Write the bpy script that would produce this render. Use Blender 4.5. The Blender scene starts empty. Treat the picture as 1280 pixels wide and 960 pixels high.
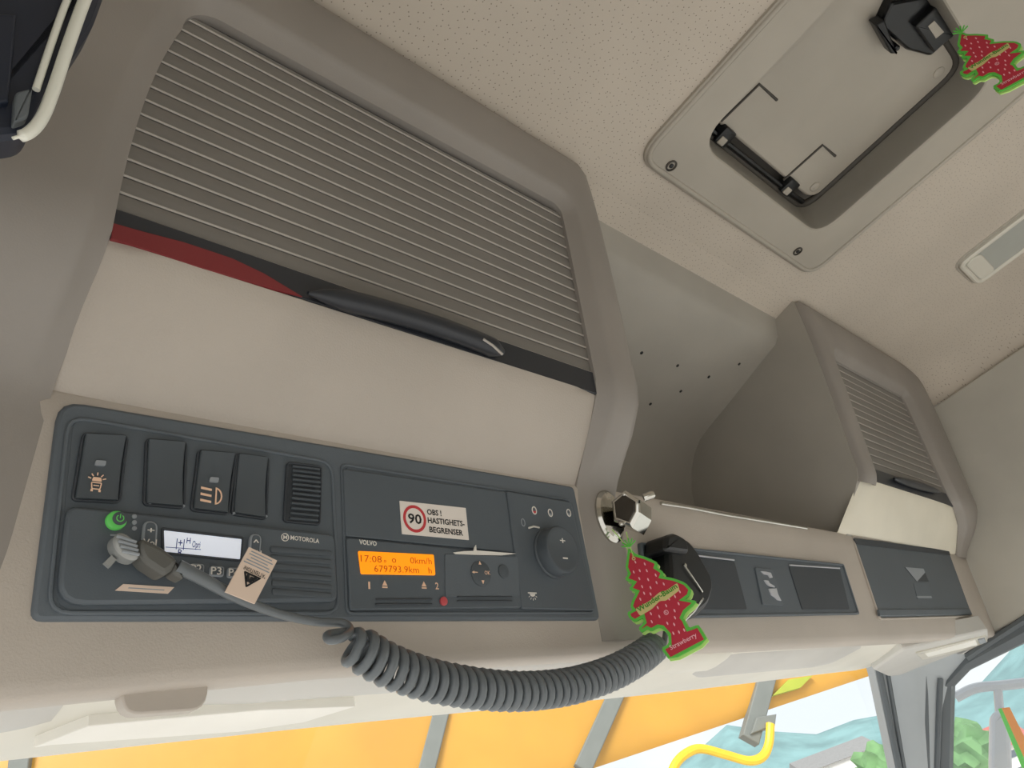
import bpy, bmesh, math, random
from mathutils import Vector, Matrix
random.seed(7)
V = Vector
sc = bpy.context.scene
COL = sc.collection

# ------------------------------------------------------------------ camera
S = 0.42            # metres per unit of the measured cab drawing
ZC = 1.25           # height of the camera above the cab floor
FPX = 900.0         # focal length in pixels of a 1280 px wide frame
_ax = V((1010, 297, 900)).normalized()
_ay = V((-1140, 1150, 900)); _ay = (_ay - _ay.dot(_ax) * _ax).normalized()
_az = _ax.cross(_ay)
cam_right = V((_ax.x, _ay.x, _az.x)); cam_up = -V((_ax.y, _ay.y, _az.y)); cam_fwd = V((_ax.z, _ay.z, _az.z))
CAM = V((0, 0, ZC))
cd = bpy.data.cameras.new('camera'); cd.sensor_width = 36; cd.lens = FPX / 1280 * 36; cd.clip_start = 0.02; cd.clip_end = 3000
cam = bpy.data.objects.new('camera', cd); COL.objects.link(cam)
m = Matrix((cam_right, cam_up, -cam_fwd)).transposed().to_4x4(); m.translation = CAM
cam.matrix_world = m
sc.camera = cam

# ------------------------------------------------------------------ sky and exposure
sc.view_settings.view_transform = 'Standard'
sc.view_settings.look = 'None'
sc.view_settings.gamma = 1
sc.view_settings.use_curve_mapping = False
sc.view_settings.exposure = 0.18
w = bpy.data.worlds.new('overcast_sky'); sc.world = w; w.use_nodes = True
nt = w.node_tree; nt.nodes.clear()
out = nt.nodes.new('ShaderNodeOutputWorld'); bg = nt.nodes.new('ShaderNodeBackground')
tc = nt.nodes.new('ShaderNodeTexCoord'); nz = nt.nodes.new('ShaderNodeTexNoise'); rp = nt.nodes.new('ShaderNodeValToRGB')
nz.inputs['Scale'].default_value = 3.0; nz.inputs['Detail'].default_value = 5
rp.color_ramp.elements[0].position = 0.42; rp.color_ramp.elements[0].color = (0.84, 0.90, 0.96, 1)
rp.color_ramp.elements[1].position = 0.62; rp.color_ramp.elements[1].color = (1.0, 0.99, 0.97, 1)
nt.links.new(tc.outputs['Generated'], nz.inputs['Vector']); nt.links.new(nz.outputs['Fac'], rp.inputs['Fac'])
nt.links.new(rp.outputs['Color'], bg.inputs['Color']); bg.inputs['Strength'].default_value = 1.0
nt.links.new(bg.outputs['Background'], out.inputs['Surface'])
sun = bpy.data.lights.new('sun', 'SUN'); sun.energy = 3.2; sun.angle = math.radians(25); sun.color = (1, 0.96, 0.9)
suno = bpy.data.objects.new('sun', sun); COL.objects.link(suno)
suno.rotation_euler = V((0.72, 0.38, -0.60)).to_track_quat('-Z', 'Y').to_euler()

# ------------------------------------------------------------------ geometry helpers
def D(x, y, z): return V((S * x, S * y, ZC + S * z))
def ray(u, v):
    a = (u - 640) / FPX; b = (v - 480) / FPX
    return V((_ax.x * a + _ax.y * b + _ax.z, _ay.x * a + _ay.y * b + _ay.z, _az.x * a + _az.y * b + _az.z))
class Frame:
    """A flat working plane standing in the cab: origin, right, up, normal."""
    def __init__(s, o, ex, ey):
        s.o = V(o); s.ex = V(ex).normalized(); s.ey = V(ey).normalized(); s.ez = s.ex.cross(s.ey).normalized()
    def pt(s, x, y, h=0.0): return s.o + s.ex * x + s.ey * y + s.ez * h
    def at(s, u, v, h=0.0):
        d = ray(u, v); o = s.o + s.ez * h
        p = CAM + d * ((o - CAM).dot(s.ez) / d.dot(s.ez))
        q = p - s.o
        return (q.dot(s.ex), q.dot(s.ey))
    def q(s, pts, h=0.0): return [s.at(u, v, h) for u, v in pts]
    def w(s, u, v, h=0.0):
        x, y = s.at(u, v, h); return s.pt(x, y, h)
def area(p): return sum(p[i][0] * p[(i + 1) % len(p)][1] - p[(i + 1) % len(p)][0] * p[i][1] for i in range(len(p))) / 2
def ccw(p): return list(p) if area(p) > 0 else list(p)[::-1]
def rnd(pts, r, n=4):
    """round the corners of a polygon"""
    pts = ccw(pts); res = []; N = len(pts)
    for i in range(N):
        p = V((*pts[i], 0)); a = V((*pts[i - 1], 0)); b = V((*pts[(i + 1) % N], 0))
        rr = r[i] if isinstance(r, (list, tuple)) else r
        la = min(rr, (a - p).length * .48); lb = min(rr, (b - p).length * .48)
        p0 = p + (a - p).normalized() * la; p1 = p + (b - p).normalized() * lb
        for k in range(n + 1):
            t = k / n; c = p0 * (1 - t) ** 2 + p * 2 * t * (1 - t) + p1 * t * t
            res.append((c.x, c.y))
    return res
def inset(pts, d):
    N = len(pts); res = []
    for i in range(N):
        p = V((*pts[i],)); a = V((*pts[i - 1],)); b = V((*pts[(i + 1) % N],))
        e1 = p - a; e2 = b - p
        if e1.length < 1e-9: e1 = e2
        if e2.length < 1e-9: e2 = e1
        n1 = V((-e1.y, e1.x)).normalized(); n2 = V((-e2.y, e2.x)).normalized()
        nn = n1 + n2
        nn = n1 if nn.length < 1e-6 else nn.normalized()
        c = max(.5, nn.dot(n1))
        res.append((p.x + nn.x * d / c, p.y + nn.y * d / c))
    return res
def rect(cx, cy, w_, h_): return [(cx - w_ / 2, cy - h_ / 2), (cx + w_ / 2, cy - h_ / 2), (cx + w_ / 2, cy + h_ / 2), (cx - w_ / 2, cy + h_ / 2)]
def circ(cx, cy, r, n=24, ry=None): return [(cx + r * math.cos(2 * math.pi * i / n), cy + (ry or r) * math.sin(2 * math.pi * i / n)) for i in range(n)]
def smooth_path(pts, n=8):
    P = [V(p) for p in pts]; P = [P[0] * 2 - P[1]] + P + [P[-1] * 2 - P[-2]]; res = []
    for i in range(1, len(P) - 2):
        for k in range(n):
            t = k / n; a, b, c, d = P[i - 1], P[i], P[i + 1], P[i + 2]
            res.append(.5 * ((2 * b) + (c - a) * t + (2 * a - 5 * b + 4 * c - d) * t * t + (3 * b - 3 * c + d - a) * t ** 3))
    res.append(P[-2]); return res

class MB:
    def __init__(s): s.v = []; s.f = []
    def add(s, vs, fs):
        o = len(s.v); s.v += [V(x) for x in vs]; s.f += [tuple(i + o for i in f) for f in fs]; return s
    def grid(s, rows, close=False):
        n = len(rows[0]); vs = [p for r in rows for p in r]; fs = []
        for i in range(len(rows) - 1):
            for j in range(n if close else n - 1):
                k = (j + 1) % n
                fs.append((i * n + j, i * n + k, (i + 1) * n + k, (i + 1) * n + j))
        return s.add(vs, fs)
    def plate(s, F, poly, h0, h1, b=0.0, dish=0.0):
        poly = ccw(poly); n = len(poly); loops = [(poly, h0)]
        if b > 0:
            loops += [(poly, h1 - b), (inset(poly, b * .4), h1 - b * .35), (inset(poly, b), h1)]
        else: loops += [(poly, h1)]
        rows = [[F.pt(x, y, h) for x, y in L] for L, h in loops]
        s.grid(rows, close=True)
        o = len(s.v) - n; s.f.append(tuple(range(o, o + n)))
        o0 = len(s.v) - n * len(rows); s.f.append(tuple(range(o0 + n - 1, o0 - 1, -1)))
        return s
    def ring(s, F, outer, inner, h0, h1, b=0.0):
        """plate with a hole; outer and inner carry the same number of points"""
        outer = ccw(outer); inner = ccw(inner)
        L = [(inner, h0), (inner, h1 - b), (inset(inner, -b), h1), (inset(outer, b), h1), (outer, h1 - b), (outer, h0)] if b > 0 else [(inner, h0), (inner, h1), (outer, h1), (outer, h0)]
        rows = [[F.pt(x, y, h) for x, y in l] for l, h in L]
        rows.append(rows[0])
        return s.grid(rows, close=True)
    def tube(s, path, r, n=8, closed=False):
        path = [V(p) for p in path]; N = len(path); rows = []
        t0 = (path[1] - path[0]).normalized()
        u = t0.orthogonal().normalized()
        for i in range(N):
            t = (path[min(i + 1, N - 1)] - path[max(i - 1, 0)]).normalized()
            u = (u - t * u.dot(t)).normalized(); b = t.cross(u)
            rr = r[i] if isinstance(r, (list, tuple)) else r
            rows.append([path[i] + (u * math.cos(a) + b * math.sin(a)) * rr for a in [2 * math.pi * k / n for k in range(n)]])
        if closed: rows.append(rows[0])
        s.grid(rows, close=True)
        if not closed:
            o = len(s.v) - n; s.f.append(tuple(range(o, o + n)))
            o0 = len(s.v) - n * N; s.f.append(tuple(range(o0 + n - 1, o0 - 1, -1)))
        return s
    def box(s, c, ex, ey, ez):
        c, ex, ey, ez = V(c), V(ex), V(ey), V(ez)
        vs = [c + ex * a + ey * b + ez * d for a in (-1, 1) for b in (-1, 1) for d in (-1, 1)]
        return s.add(vs, [(0, 1, 3, 2), (4, 6, 7, 5), (0, 4, 5, 1), (2, 3, 7, 6), (0, 2, 6, 4), (1, 5, 7, 3)])
    def lathe(s, F, cx, cy, prof, n=28, ell=1.0):
        """revolve (radius, height) pairs round the frame's normal"""
        rows = [[F.pt(cx + r * math.cos(2 * math.pi * k / n), cy + ell * r * math.sin(2 * math.pi * k / n), h) for k in range(n)] for r, h in prof]
        s.grid(rows, close=True)
        o = len(s.v) - n; s.f.append(tuple(range(o, o + n)))
        o0 = len(s.v) - n * len(rows); s.f.append(tuple(range(o0 + n - 1, o0 - 1, -1)))
        return s
    def build(s, name, mat, parent=None, origin=None, smooth=35, bevel=0.0, solid=0.0):
        root = parent
        while root is not None and root.parent is not None: root = root.parent
        if root is not None: o = V(root.location)
        elif origin is not None: o = V(origin)
        else:
            lo = V([min(p[i] for p in s.v) for i in range(3)]); hi = V([max(p[i] for p in s.v) for i in range(3)])
            o = V(((lo.x + hi.x) / 2, (lo.y + hi.y) / 2, lo.z))
        me = bpy.data.meshes.new(name)
        me.from_pydata([p - o for p in s.v], [], s.f)
        bm = bmesh.new(); bm.from_mesh(me)
        bmesh.ops.remove_doubles(bm, verts=bm.verts, dist=1e-6)
        if not solid: bmesh.ops.recalc_face_normals(bm, faces=bm.faces)
        if bevel: bmesh.ops.bevel(bm, geom=[e for e in bm.edges if len(e.link_faces) == 2 and e.calc_face_angle(0) > .6], offset=bevel, segments=2, affect='EDGES', clamp_overlap=True)
        bm.to_mesh(me); bm.free()
        me.polygons.foreach_set('use_smooth', [True] * len(me.polygons))
        me.set_sharp_from_angle(angle=math.radians(smooth))
        me.materials.append(M[mat]); me.update()
        ob = bpy.data.objects.new(name, me); COL.objects.link(ob)
        if parent is not None: ob.parent = parent
        else: ob.location = o
        if solid:
            md = ob.modifiers.new('thickness', 'SOLIDIFY'); md.thickness = solid; md.offset = -1
        return ob
def thing(name, label, cat, loc, group=None, kind=None):
    o = bpy.data.objects.new(name, None); COL.objects.link(o); o.location = loc; o.empty_display_size = .02
    return tag(o, label, cat, group, kind)
def tag(o, label=None, cat=None, group=None, kind=None):
    if label: o['label'] = label
    if cat: o['category'] = cat
    if group: o['group'] = group
    if kind: o['kind'] = kind
    return o
def plate(name, F, poly, h0, h1, mat, parent=None, b=0.0, **k):
    k.setdefault('smooth', 24)
    return MB().plate(F, poly, h0, h1, b).build(name, mat, parent, **k)
_fc = {}
def text2d(string, bold=0.0):
    key = (string, bold)
    if key not in _fc:
        cu = bpy.data.curves.new('lettering', 'FONT'); cu.body = string; cu.size = 1; cu.offset = bold; cu.resolution_u = 2
        ob = bpy.data.objects.new('lettering', cu); COL.objects.link(ob)
        bpy.context.view_layer.update()
        me = bpy.data.meshes.new_from_object(ob.evaluated_get(bpy.context.evaluated_depsgraph_get()))
        vs = [(v.co.x, v.co.y) for v in me.vertices]; fs = [tuple(p.vertices) for p in me.polygons]
        bpy.data.objects.remove(ob); bpy.data.curves.remove(cu); bpy.data.meshes.remove(me)
        _fc[key] = (vs, fs)
    return _fc[key]
def text_mb(F, string, p0, p1, hh, h, bold=0.012, mb=None, fit=True):
    """lettering along the baseline p0-p1 (local), cap height hh"""
    vs, fs = text2d(string, bold)
    x0 = min(v[0] for v in vs); x1 = max(v[0] for v in vs)
    dx = V((p1[0] - p0[0], p1[1] - p0[1])); L = dx.length; dx.normalize(); dy = V((-dx.y, dx.x))
    sx = L / (x1 - x0); sy = hh / .70
    mb = mb or MB()
    return mb.add([F.pt(p0[0] + dx.x * (a - x0) * sx + dy.x * b * sy, p0[1] + dx.y * (a - x0) * sx + dy.y * b * sy, h) for a, b in vs], fs)
def text(F, string, px0, px1, hh, h, mat, parent, name='lettering', bold=0.012):
    return text_mb(F, string, F.at(*px0, h), F.at(*px1, h), hh, h, bold).build(name, mat, parent)

# ------------------------------------------------------------------ materials
M = {}
def lin(c):
    r = []
    for x in c:
        x /= 255; r.append(x / 12.92 if x <= .04045 else ((x + .055) / 1.055) ** 2.4)
    return (*r, 1)
def mat(name, rgb, rough=.6, metal=0.0, var=0.06, vscale=6.0, bump=0.0, bscale=900.0, emit=0.0, spec=.5, coat=0.0):
    m_ = bpy.data.materials.new(name); m_.use_nodes = True; n = m_.node_tree; b = n.nodes['Principled BSDF']
    c = lin(rgb); b.inputs['Roughness'].default_value = rough; b.inputs['Metallic'].default_value = metal
    b.inputs['Specular IOR Level'].default_value = spec; b.inputs['Coat Weight'].default_value = coat
    co = n.nodes.new('ShaderNodeTexCoord'); no = n.nodes.new('ShaderNodeTexNoise'); no.inputs['Scale'].default_value = vscale; no.inputs['Detail'].default_value = 4
    r = n.nodes.new('ShaderNodeValToRGB')
    r.color_ramp.elements[0].position = .35; r.color_ramp.elements[1].position = .65
    r.color_ramp.elements[0].color = (*[x * (1 - var) for x in c[:3]], 1); r.color_ramp.elements[1].color = (*[min(1, x * (1 + var)) for x in c[:3]], 1)
    n.links.new(co.outputs['Object'], no.inputs['Vector']); n.links.new(no.outputs['Fac'], r.inputs['Fac']); n.links.new(r.outputs['Color'], b.inputs['Base Color'])
    if bump:
        n2 = n.nodes.new('ShaderNodeTexNoise'); n2.inputs['Scale'].default_value = bscale; n2.inputs['Detail'].default_value = 2
        bp = n.nodes.new('ShaderNodeBump'); bp.inputs['Strength'].default_value = bump; bp.inputs['Distance'].default_value = .0008
        n.links.new(co.outputs['Object'], n2.inputs['Vector']); n.links.new(n2.outputs['Fac'], bp.inputs['Height']); n.links.new(bp.outputs['Normal'], b.inputs['Normal'])
    if emit:
        b.inputs['Emission Color'].default_value = c; b.inputs['Emission Strength'].default_value = emit
    M[name] = m_; return m_
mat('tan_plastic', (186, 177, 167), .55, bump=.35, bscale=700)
mat('tan_smooth', (184, 175, 165), .5, bump=.08, bscale=500)
mat('frame_grey', (150, 144, 138), .5, bump=.1, bscale=900)
mat('niche_grey', (168, 163, 154), .6, bump=.15, bscale=500)
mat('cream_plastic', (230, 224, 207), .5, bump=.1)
mat('pale_plastic', (222, 219, 208), .45, bump=.05)
mat('white_flap', (245, 243, 236), .5)
mat('slat_grey', (124, 120, 115), .42, bump=.08)
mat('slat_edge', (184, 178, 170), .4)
mat('dark_panel', (94, 102, 109), .55, bump=.15, bscale=900)
mat('panel_face', (86, 94, 101), .5, bump=.1, bscale=900)
mat('panel_deep', (58, 63, 69), .55)
mat('switch_black', (78, 85, 91), .5)
mat('black_plastic', (18, 20, 22), .38)
mat('black_gloss', (12, 13, 15), .28)
mat('navy_dark', (34, 40, 54), .4)
mat('bar_black', (44, 47, 53), .32)
mat('red_tape', (128, 44, 48), .4)
mat('print_white', (232, 228, 220), .6)
mat('print_grey', (150, 156, 162), .6)
mat('print_peach', (246, 206, 176), .6)
mat('print_blue', (60, 70, 140), .6)
mat('print_black', (25, 25, 28), .6)
mat('print_red', (200, 60, 66), .6)
mat('sticker_white', (238, 230, 222), .6)
mat('sticker_tan', (226, 204, 186), .6)
mat('lcd_white', (226, 232, 244), .4, emit=.35)
mat('lcd_orange', (255, 150, 8), .4, emit=.55, var=.02)
mat('lcd_ink', (206, 100, 0), .5)
mat('green_button', (96, 196, 92), .4, emit=.12)
mat('lamp_red', (196, 78, 84), .4)
mat('cord_grey', (104, 110, 114), .3)
mat('clear_plug', (150, 152, 150), .2, spec=.8)
mat('plug_grey', (92, 92, 88), .5)
mat('chrome', (205, 203, 196), .12, metal=1.0)
mat('smoke_lens', (70, 66, 60), .15, metal=.6)
mat('card_green', (92, 190, 70), .6)
mat('card_edge', (190, 230, 130), .6)
mat('card_red', (186, 38, 60), .6)
mat('card_script', (70, 140, 40), .6)
mat('card_seed', (240, 180, 190), .6)
mat('card_gold', (206, 196, 130), .6)
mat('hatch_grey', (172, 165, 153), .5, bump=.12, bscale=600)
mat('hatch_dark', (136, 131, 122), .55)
mat('seal_dark', (66, 62, 56), .6)
mat('screw_dark', (72, 68, 62), .35, metal=.6)
mat('lamp_lens', (176, 178, 172), .15, spec=.8)
mat('lamp_frame', (216, 212, 200), .3)
mat('seal_white', (236, 236, 224), .4)
mat('pillar_grey', (172, 178, 182), .55)
mat('rubber', (98, 104, 108), .6)
mat('wall_fabric', (190, 186, 176), .9, bump=.3, bscale=1200)
mat('truck_yellow', (206, 152, 56), .45, vscale=1.2, var=.08)
mat('pipe_yellow', (244, 196, 40), .4)
mat('strap_grey', (120, 124, 120), .6)
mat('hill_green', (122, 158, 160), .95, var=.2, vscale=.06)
mat('house_white', (232, 232, 228), .8)
mat('roof_grey', (140, 140, 140), .8)
mat('roof_red', (190, 110, 100), .8)
mat('pane_dark', (90, 100, 110), .2)
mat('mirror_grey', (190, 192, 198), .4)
mat('hivis_green', (90, 210, 60), .6)
mat('hivis_orange', (245, 150, 40), .6)
mat('decal_green', (170, 180, 60), .6)
mat('visor_grey', (200, 198, 193), .5)
mat('asphalt', (206, 204, 200), .9, vscale=.5)
mat('tree_leaf', (110, 150, 100), .9, var=.2, vscale=1.0)
def headliner():
    m_ = mat('headliner', (196, 186, 173), .92, var=.05, vscale=5)
    n = m_.node_tree; b = n.nodes['Principled BSDF']; r = next(x for x in n.nodes if x.bl_idname == 'ShaderNodeValToRGB')
    co = next(x for x in n.nodes if x.bl_idname == 'ShaderNodeTexCoord')
    vo = n.nodes.new('ShaderNodeTexVoronoi'); vo.voronoi_dimensions = '2D'; vo.inputs['Scale'].default_value = 125; vo.inputs['Randomness'].default_value = .8
    lt = n.nodes.new('ShaderNodeMath'); lt.operation = 'LESS_THAN'; lt.inputs[1].default_value = .09
    mx = n.nodes.new('ShaderNodeMixRGB'); mx.blend_type = 'MULTIPLY'; mx.inputs['Color2'].default_value = (.5, .48, .46, 1)
    n.links.new(co.outputs['Object'], vo.inputs['Vector']); n.links.new(vo.outputs['Distance'], lt.inputs[0]); n.links.new(lt.outputs[0], mx.inputs['Fac'])
    n.links.new(r.outputs['Color'], mx.inputs['Color1']); n.links.new(mx.outputs['Color'], b.inputs['Base Color'])
headliner()
def glass():
    m_ = bpy.data.materials.new('window_glass'); m_.use_nodes = True; n = m_.node_tree; n.nodes.clear()
    o = n.nodes.new('ShaderNodeOutputMaterial'); t = n.nodes.new('ShaderNodeBsdfTransparent'); g = n.nodes.new('ShaderNodeBsdfGlossy'); mx = n.nodes.new('ShaderNodeMixShader'); fr = n.nodes.new('ShaderNodeValue'); fr.outputs[0].default_value = .05
    g.inputs['Roughness'].default_value = .02; t.inputs['Color'].default_value = (.97, .985, .98, 1)
    n.links.new(fr.outputs[0], mx.inputs[0]); n.links.new(t.outputs[0], mx.inputs[1]); n.links.new(g.outputs[0], mx.inputs[2]); n.links.new(mx.outputs[0], o.inputs['Surface'])
    M['window_glass'] = m_
glass()

# ------------------------------------------------------------------ the console's cross-section (y forward, z up)
_prof = [(1.016, .428), (1.0, .4875), (.927, .758), (.919, .788), (.896, .812), (.770, .937), (.742, .965), (.732, 1.002), (.59, 1.52), (.545, 1.75)]
def _chaikin(P, it=2):
    for _ in range(it):
        Q = [P[0]]
        for a, b in zip(P[:-1], P[1:]):
            Q += [(a[0] * .75 + b[0] * .25, a[1] * .75 + b[1] * .25), (a[0] * .25 + b[0] * .75, a[1] * .25 + b[1] * .75)]
        P = Q + [P[-1]]
    return P
PROF = [(y * S, z * S + ZC) for y, z in _chaikin(_prof)]
ARC = [0.0]
for a, b in zip(PROF[:-1], PROF[1:]): ARC.append(ARC[-1] + math.hypot(b[0] - a[0], b[1] - a[1]))
def prof(s):
    s = max(0, min(ARC[-1], s))
    for i in range(len(ARC) - 1):
        if s <= ARC[i + 1] or i == len(ARC) - 2:
            t = (s - ARC[i]) / (ARC[i + 1] - ARC[i]); a, b = PROF[i], PROF[i + 1]
            return a[0] + (b[0] - a[0]) * t, a[1] + (b[1] - a[1]) * t
def sz(z):
    """arc position at drawing height z"""
    z = z * S + ZC
    for i in range(len(PROF) - 1):
        if PROF[i][1] <= z <= PROF[i + 1][1]:
            return ARC[i] + (ARC[i + 1] - ARC[i]) * (z - PROF[i][1]) / (PROF[i + 1][1] - PROF[i][1])
    return ARC[-1] if z > PROF[-1][1] else 0
def G(x, s, h=0.0):
    """console surface point: x across the cab (metres), s up the section, h proud of it"""
    a = prof(s - .006); b = prof(s + .006); t = V((b[0] - a[0], b[1] - a[1])).normalized(); y, z = prof(s)
    return V((x, y - t.y * h, z + t.x * h))
PF = Frame(D(0, 1.0, .4875), (1, 0, 0), (0, .919 - 1.0, .788 - .4875))       # plane of the lower console face
SF = Frame(D(0, .742, .965), (1, 0, 0), (0, .59 - .742, 1.52 - .965))         # plane of the shutters
CF = Frame(D(0, 0, 1.75), (1, 0, 0), (0, -1, 0))                              # ceiling, seen from below
LF = Frame(D(0, 0, 1.88), (1, 0, 0), (0, -1, 0))                              # hatch lid
WF = Frame(D(4.3, 0, 0), (0, -1, 0), (0, 0, 1))                               # right wall

# ------------------------------------------------------------------ structure: ceiling
def slab(mb, x0, x1, y0, y1, z0, z1):
    c = D((x0 + x1) / 2, (y0 + y1) / 2, (z0 + z1) / 2)
    return mb.box(c, V((S * (x1 - x0) / 2, 0, 0)), V((0, S * (y1 - y0) / 2, 0)), V((0, 0, S * (z1 - z0) / 2)))
HX0, HX1, HY0, HY1 = 1.74, 2.62, -.48, .29
mb = MB(); yb = -2.6
secs = [(-.3, 1.60), (-.24, 1.68), (-.12, 1.735), (.05, 1.75), (HX0, 1.75), (HX1, 1.75), (3.7, 1.75), (3.98, 1.735), (4.2, 1.68), (4.3, 1.6), (4.32, 1.535)]
ys = [yb, HY0, HY1, .56]
rows = [[D(x, y, z) for x, z in secs] for y in ys]
n = len(secs)
vs = [p for r in rows for p in r]; fs = []
for i in range(3):
    for j in range(n - 1):
        if i == 1 and secs[j][0] == HX0: continue
        fs.append((i * n + j, i * n + j + 1, (i + 1) * n + j + 1, (i + 1) * n + j))
mb.add(vs, fs)
mb.grid([[D(x, y, z) for x, z in secs[6:]] for y in (.56, .95)])
mb.grid([[D(x, .56, 1.75), D(x, .66, 1.735)] for x in (-.2, 1.5, 2.9, 4.25)])
tag(mb.build('ceiling', 'headliner', smooth=50), 'tan perforated fabric headliner over the cab', kind='structure')
tag(plate('wall_left', Frame(D(-.3, 0, 0), (0, 1, 0), (0, 0, 1)), [(S * a, S * b) for a, b in [(-2.6, .47), (.9, .47), (.9, 1.0), (.6, 1.62), (-2.6, 1.62)]], -.03, 0, 'wall_fabric'), 'grey fabric side wall above the open left door', kind='structure')

tag(plate('added_wall_rear', Frame(D(0, -2.6, 0), (1, 0, 0), (0, 0, 1)), [(S * a, S * b) for a, b in [(-.3, -2.6), (4.32, -2.6), (4.32, 1.75), (-.3, 1.75)]], -.03, 0, 'wall_fabric'), 'added unseen rear wall of the cab behind the viewer', kind='structure')  # unseen cab wall, added to block sky light from behind

# right wall: fabric panel above the door window, with a seam below the ceiling roll
wr = thing('wall_right', 'grey fabric side wall beyond the right locker', None, D(4.3, .2, .36), kind='structure')
plate('wall_panel', WF, [(S * a, S * b) for a, b in [(-1.12, .44), (2.6, .47), (2.6, 1.548), (-.75, 1.53), (-1.05, 1.0)]], -.03, 0, 'wall_fabric', wr, b=.004)
MB().tube([D(4.3, y, z) for y, z in [(1.2, .392), (1.06, .41), (.86, .432), (-2.5, .45)]], .009, 8).build('door_seal', 'rubber', wr)
# door frame round the side window (dark), made as a ring on the wall plane
outer = [(-1.62, -.9), (-2.05, -.9), (-1.62, .02), (-1.36, .30), (-1.22, .395), (-.86, .435), (2.6, .445), (2.6, .37), (2.6, -.9)]
frame_out = [(-2.12, -.9), (-1.68, 0.0), (-1.42, .33), (-1.18, .405), (-.86, .44), (2.6, .45)]
frame_in = [(-2.0, -.9), (-1.585, 0.0), (-1.35, .31), (-1.24, .345), (-.94, .35), (2.6, .35)]
mb = MB(); rws = []
for (a, b), (c, d) in zip(frame_out, frame_in):
    rws.append([WF.pt(S * a, S * b, -.03), WF.pt(S * a, S * b, .002), WF.pt(S * (a * .4 + c * .6), S * (b * .4 + d * .6), .006), WF.pt(S * c, S * d, -.004), WF.pt(S * c, S * d, -.03)])
mb.grid(rws); mb.build('window_frame', 'rubber', wr)
tag(plate('window_1', WF, [(S * a, S * b) for a, b in frame_in[:-1] + [(2.6, .35), (2.6, -.9)]], -.022, -.018, 'window_glass'), 'clear side window of the right door', kind='structure')

# A pillar and windscreen
pl = thing('trim_1', 'grey pillar between windscreen and side window', None, D(4.2, 1.7, -.9), kind='structure')
pA = [D(4.02, 1.52, .56), D(4.05, 1.55, .50), D(4.10, 1.74, .085), D(4.22, 2.2, -.9)]
pB = [D(4.3, 1.18, .40), D(4.32, 1.335, .325), D(4.32, 1.62, 0), D(4.34, 2.04, -.9)]
rws = []
for a, b in zip(pA, pB):
    nrm = V((-.75, -.6, 0)).normalized() * .018
    rws.append([a + V((.03, .03, 0)), a, a * .8 + b * .2 + nrm, a * .5 + b * .5 + nrm * 1.3, a * .25 + b * .75 + nrm * .6, b])
MB().grid(rws).build('pillar_cover', 'pillar_grey', pl)
for k, rr in ((.03, .007), (.14, .005)):
    MB().tube([a * (1 - k) + b * k + V((-.6, -.6, 0)) * .014 for a, b in zip(pA, pB)], rr, 8).build('seal_strip', 'rubber', pl)
for k in (.62, .82):
    MB().tube([a * (1 - k) + b * k + V((-.6, -.6, 0)) * .012 for a, b in zip(pA[1:], pB[1:])], .006, 8).build('seal_strip', 'rubber', pl)
ws = MB()
ws.grid([[D(-.4, 1.52, .50), D(.8, 1.6, .52), D(2.2, 1.62, .52), D(3.6, 1.58, .515), D(4.06, 1.54, .51)],
         [D(-.4, 2.1, -.9), D(.8, 2.25, -.9), D(2.2, 2.3, -.9), D(3.6, 2.25, -.9), D(4.24, 2.18, -.9)]])
tag(ws.build('window_2', 'window_glass'), 'clear windscreen below the overhead console', kind='structure')

# windscreen header: soft underside between console lip and glass
hd = thing('trim_2', 'pale padded windscreen header below the console', None, D(2, 1.3, .44), kind='structure')
hp = [(1.06, .53), (1.075, .465), (1.12, .452), (1.2, .447), (1.3, .448), (1.4, .455), (1.46, .468), (1.5, .487), (1.52, .505), (1.5, .55)]
MB().grid([[D(x, y, z + .004 * math.sin(x * 2.2)) for y, z in hp] for x in [-.5 + .25 * k for k in range(17)] + [3.6]]).build('header_pad', 'pale_plastic', hd, smooth=60)
# the header's end piece towards the door, holding a small lamp strip
ep = [(1092, 838), (1130, 812), (1236, 788), (1237, 806), (1200, 828), (1150, 842), (1110, 846)]
EF = Frame(D(3.6, 1.2, .425), (1, 0, 0), (0, -1, -.02))
plate('end_cover', EF, rnd(EF.q(ep), .012), -.03, 0, 'visor_grey', hd, b=.004)

# ------------------------------------------------------------------ niche between the lockers
nich = thing('wall_front', 'grey moulded back panel of the open shelf between the lockers', None, D(2.17, 1.3, .78), kind='structure')
bp_ = [(.645, 1.745), (.66, 1.725), (.69, 1.66), (.72, 1.635), (.80, 1.617), (.885, 1.595), (1.058, 1.55), (1.18, 1.522), (1.25, 1.50), (1.31, 1.46), (1.365, 1.399), (1.41, 1.32), (1.43, 1.26), (1.44, 1.1), (1.44, .8), (1.4, .77), (.95, .77)]
def warp(x): return 0
MB().grid([[D(x, y, z) for y, z in bp_] for x in (1.40, 1.6, 1.9, 2.2, 2.5, 2.75, 2.95)]).build('niche_shell', 'niche_grey', nich, smooth=60, solid=.0)
NF = Frame(D(0, .885, 1.595), (1, 0, 0), (0, .885 - 1.18, 1.595 - 1.522))
for (u, v) in [(802, 441), (847, 457), (886, 471), (924, 455), (851, 489), (813, 505)]:
    for (ya, za), (yb_, zb_) in zip(bp_[2:9], bp_[3:10]):
        NF = Frame(D(0, ya, za), (1, 0, 0), (0, ya - yb_, za - zb_)); x, y = NF.at(u, v)
        if -S * math.hypot(ya - yb_, za - zb_) <= y <= 0: break
    MB().lathe(NF, x, y, [(.0030, -.004), (.0030, .0006), (.0020, .0009)], 10).build('fixing_hole', 'black_plastic', nich)

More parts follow.
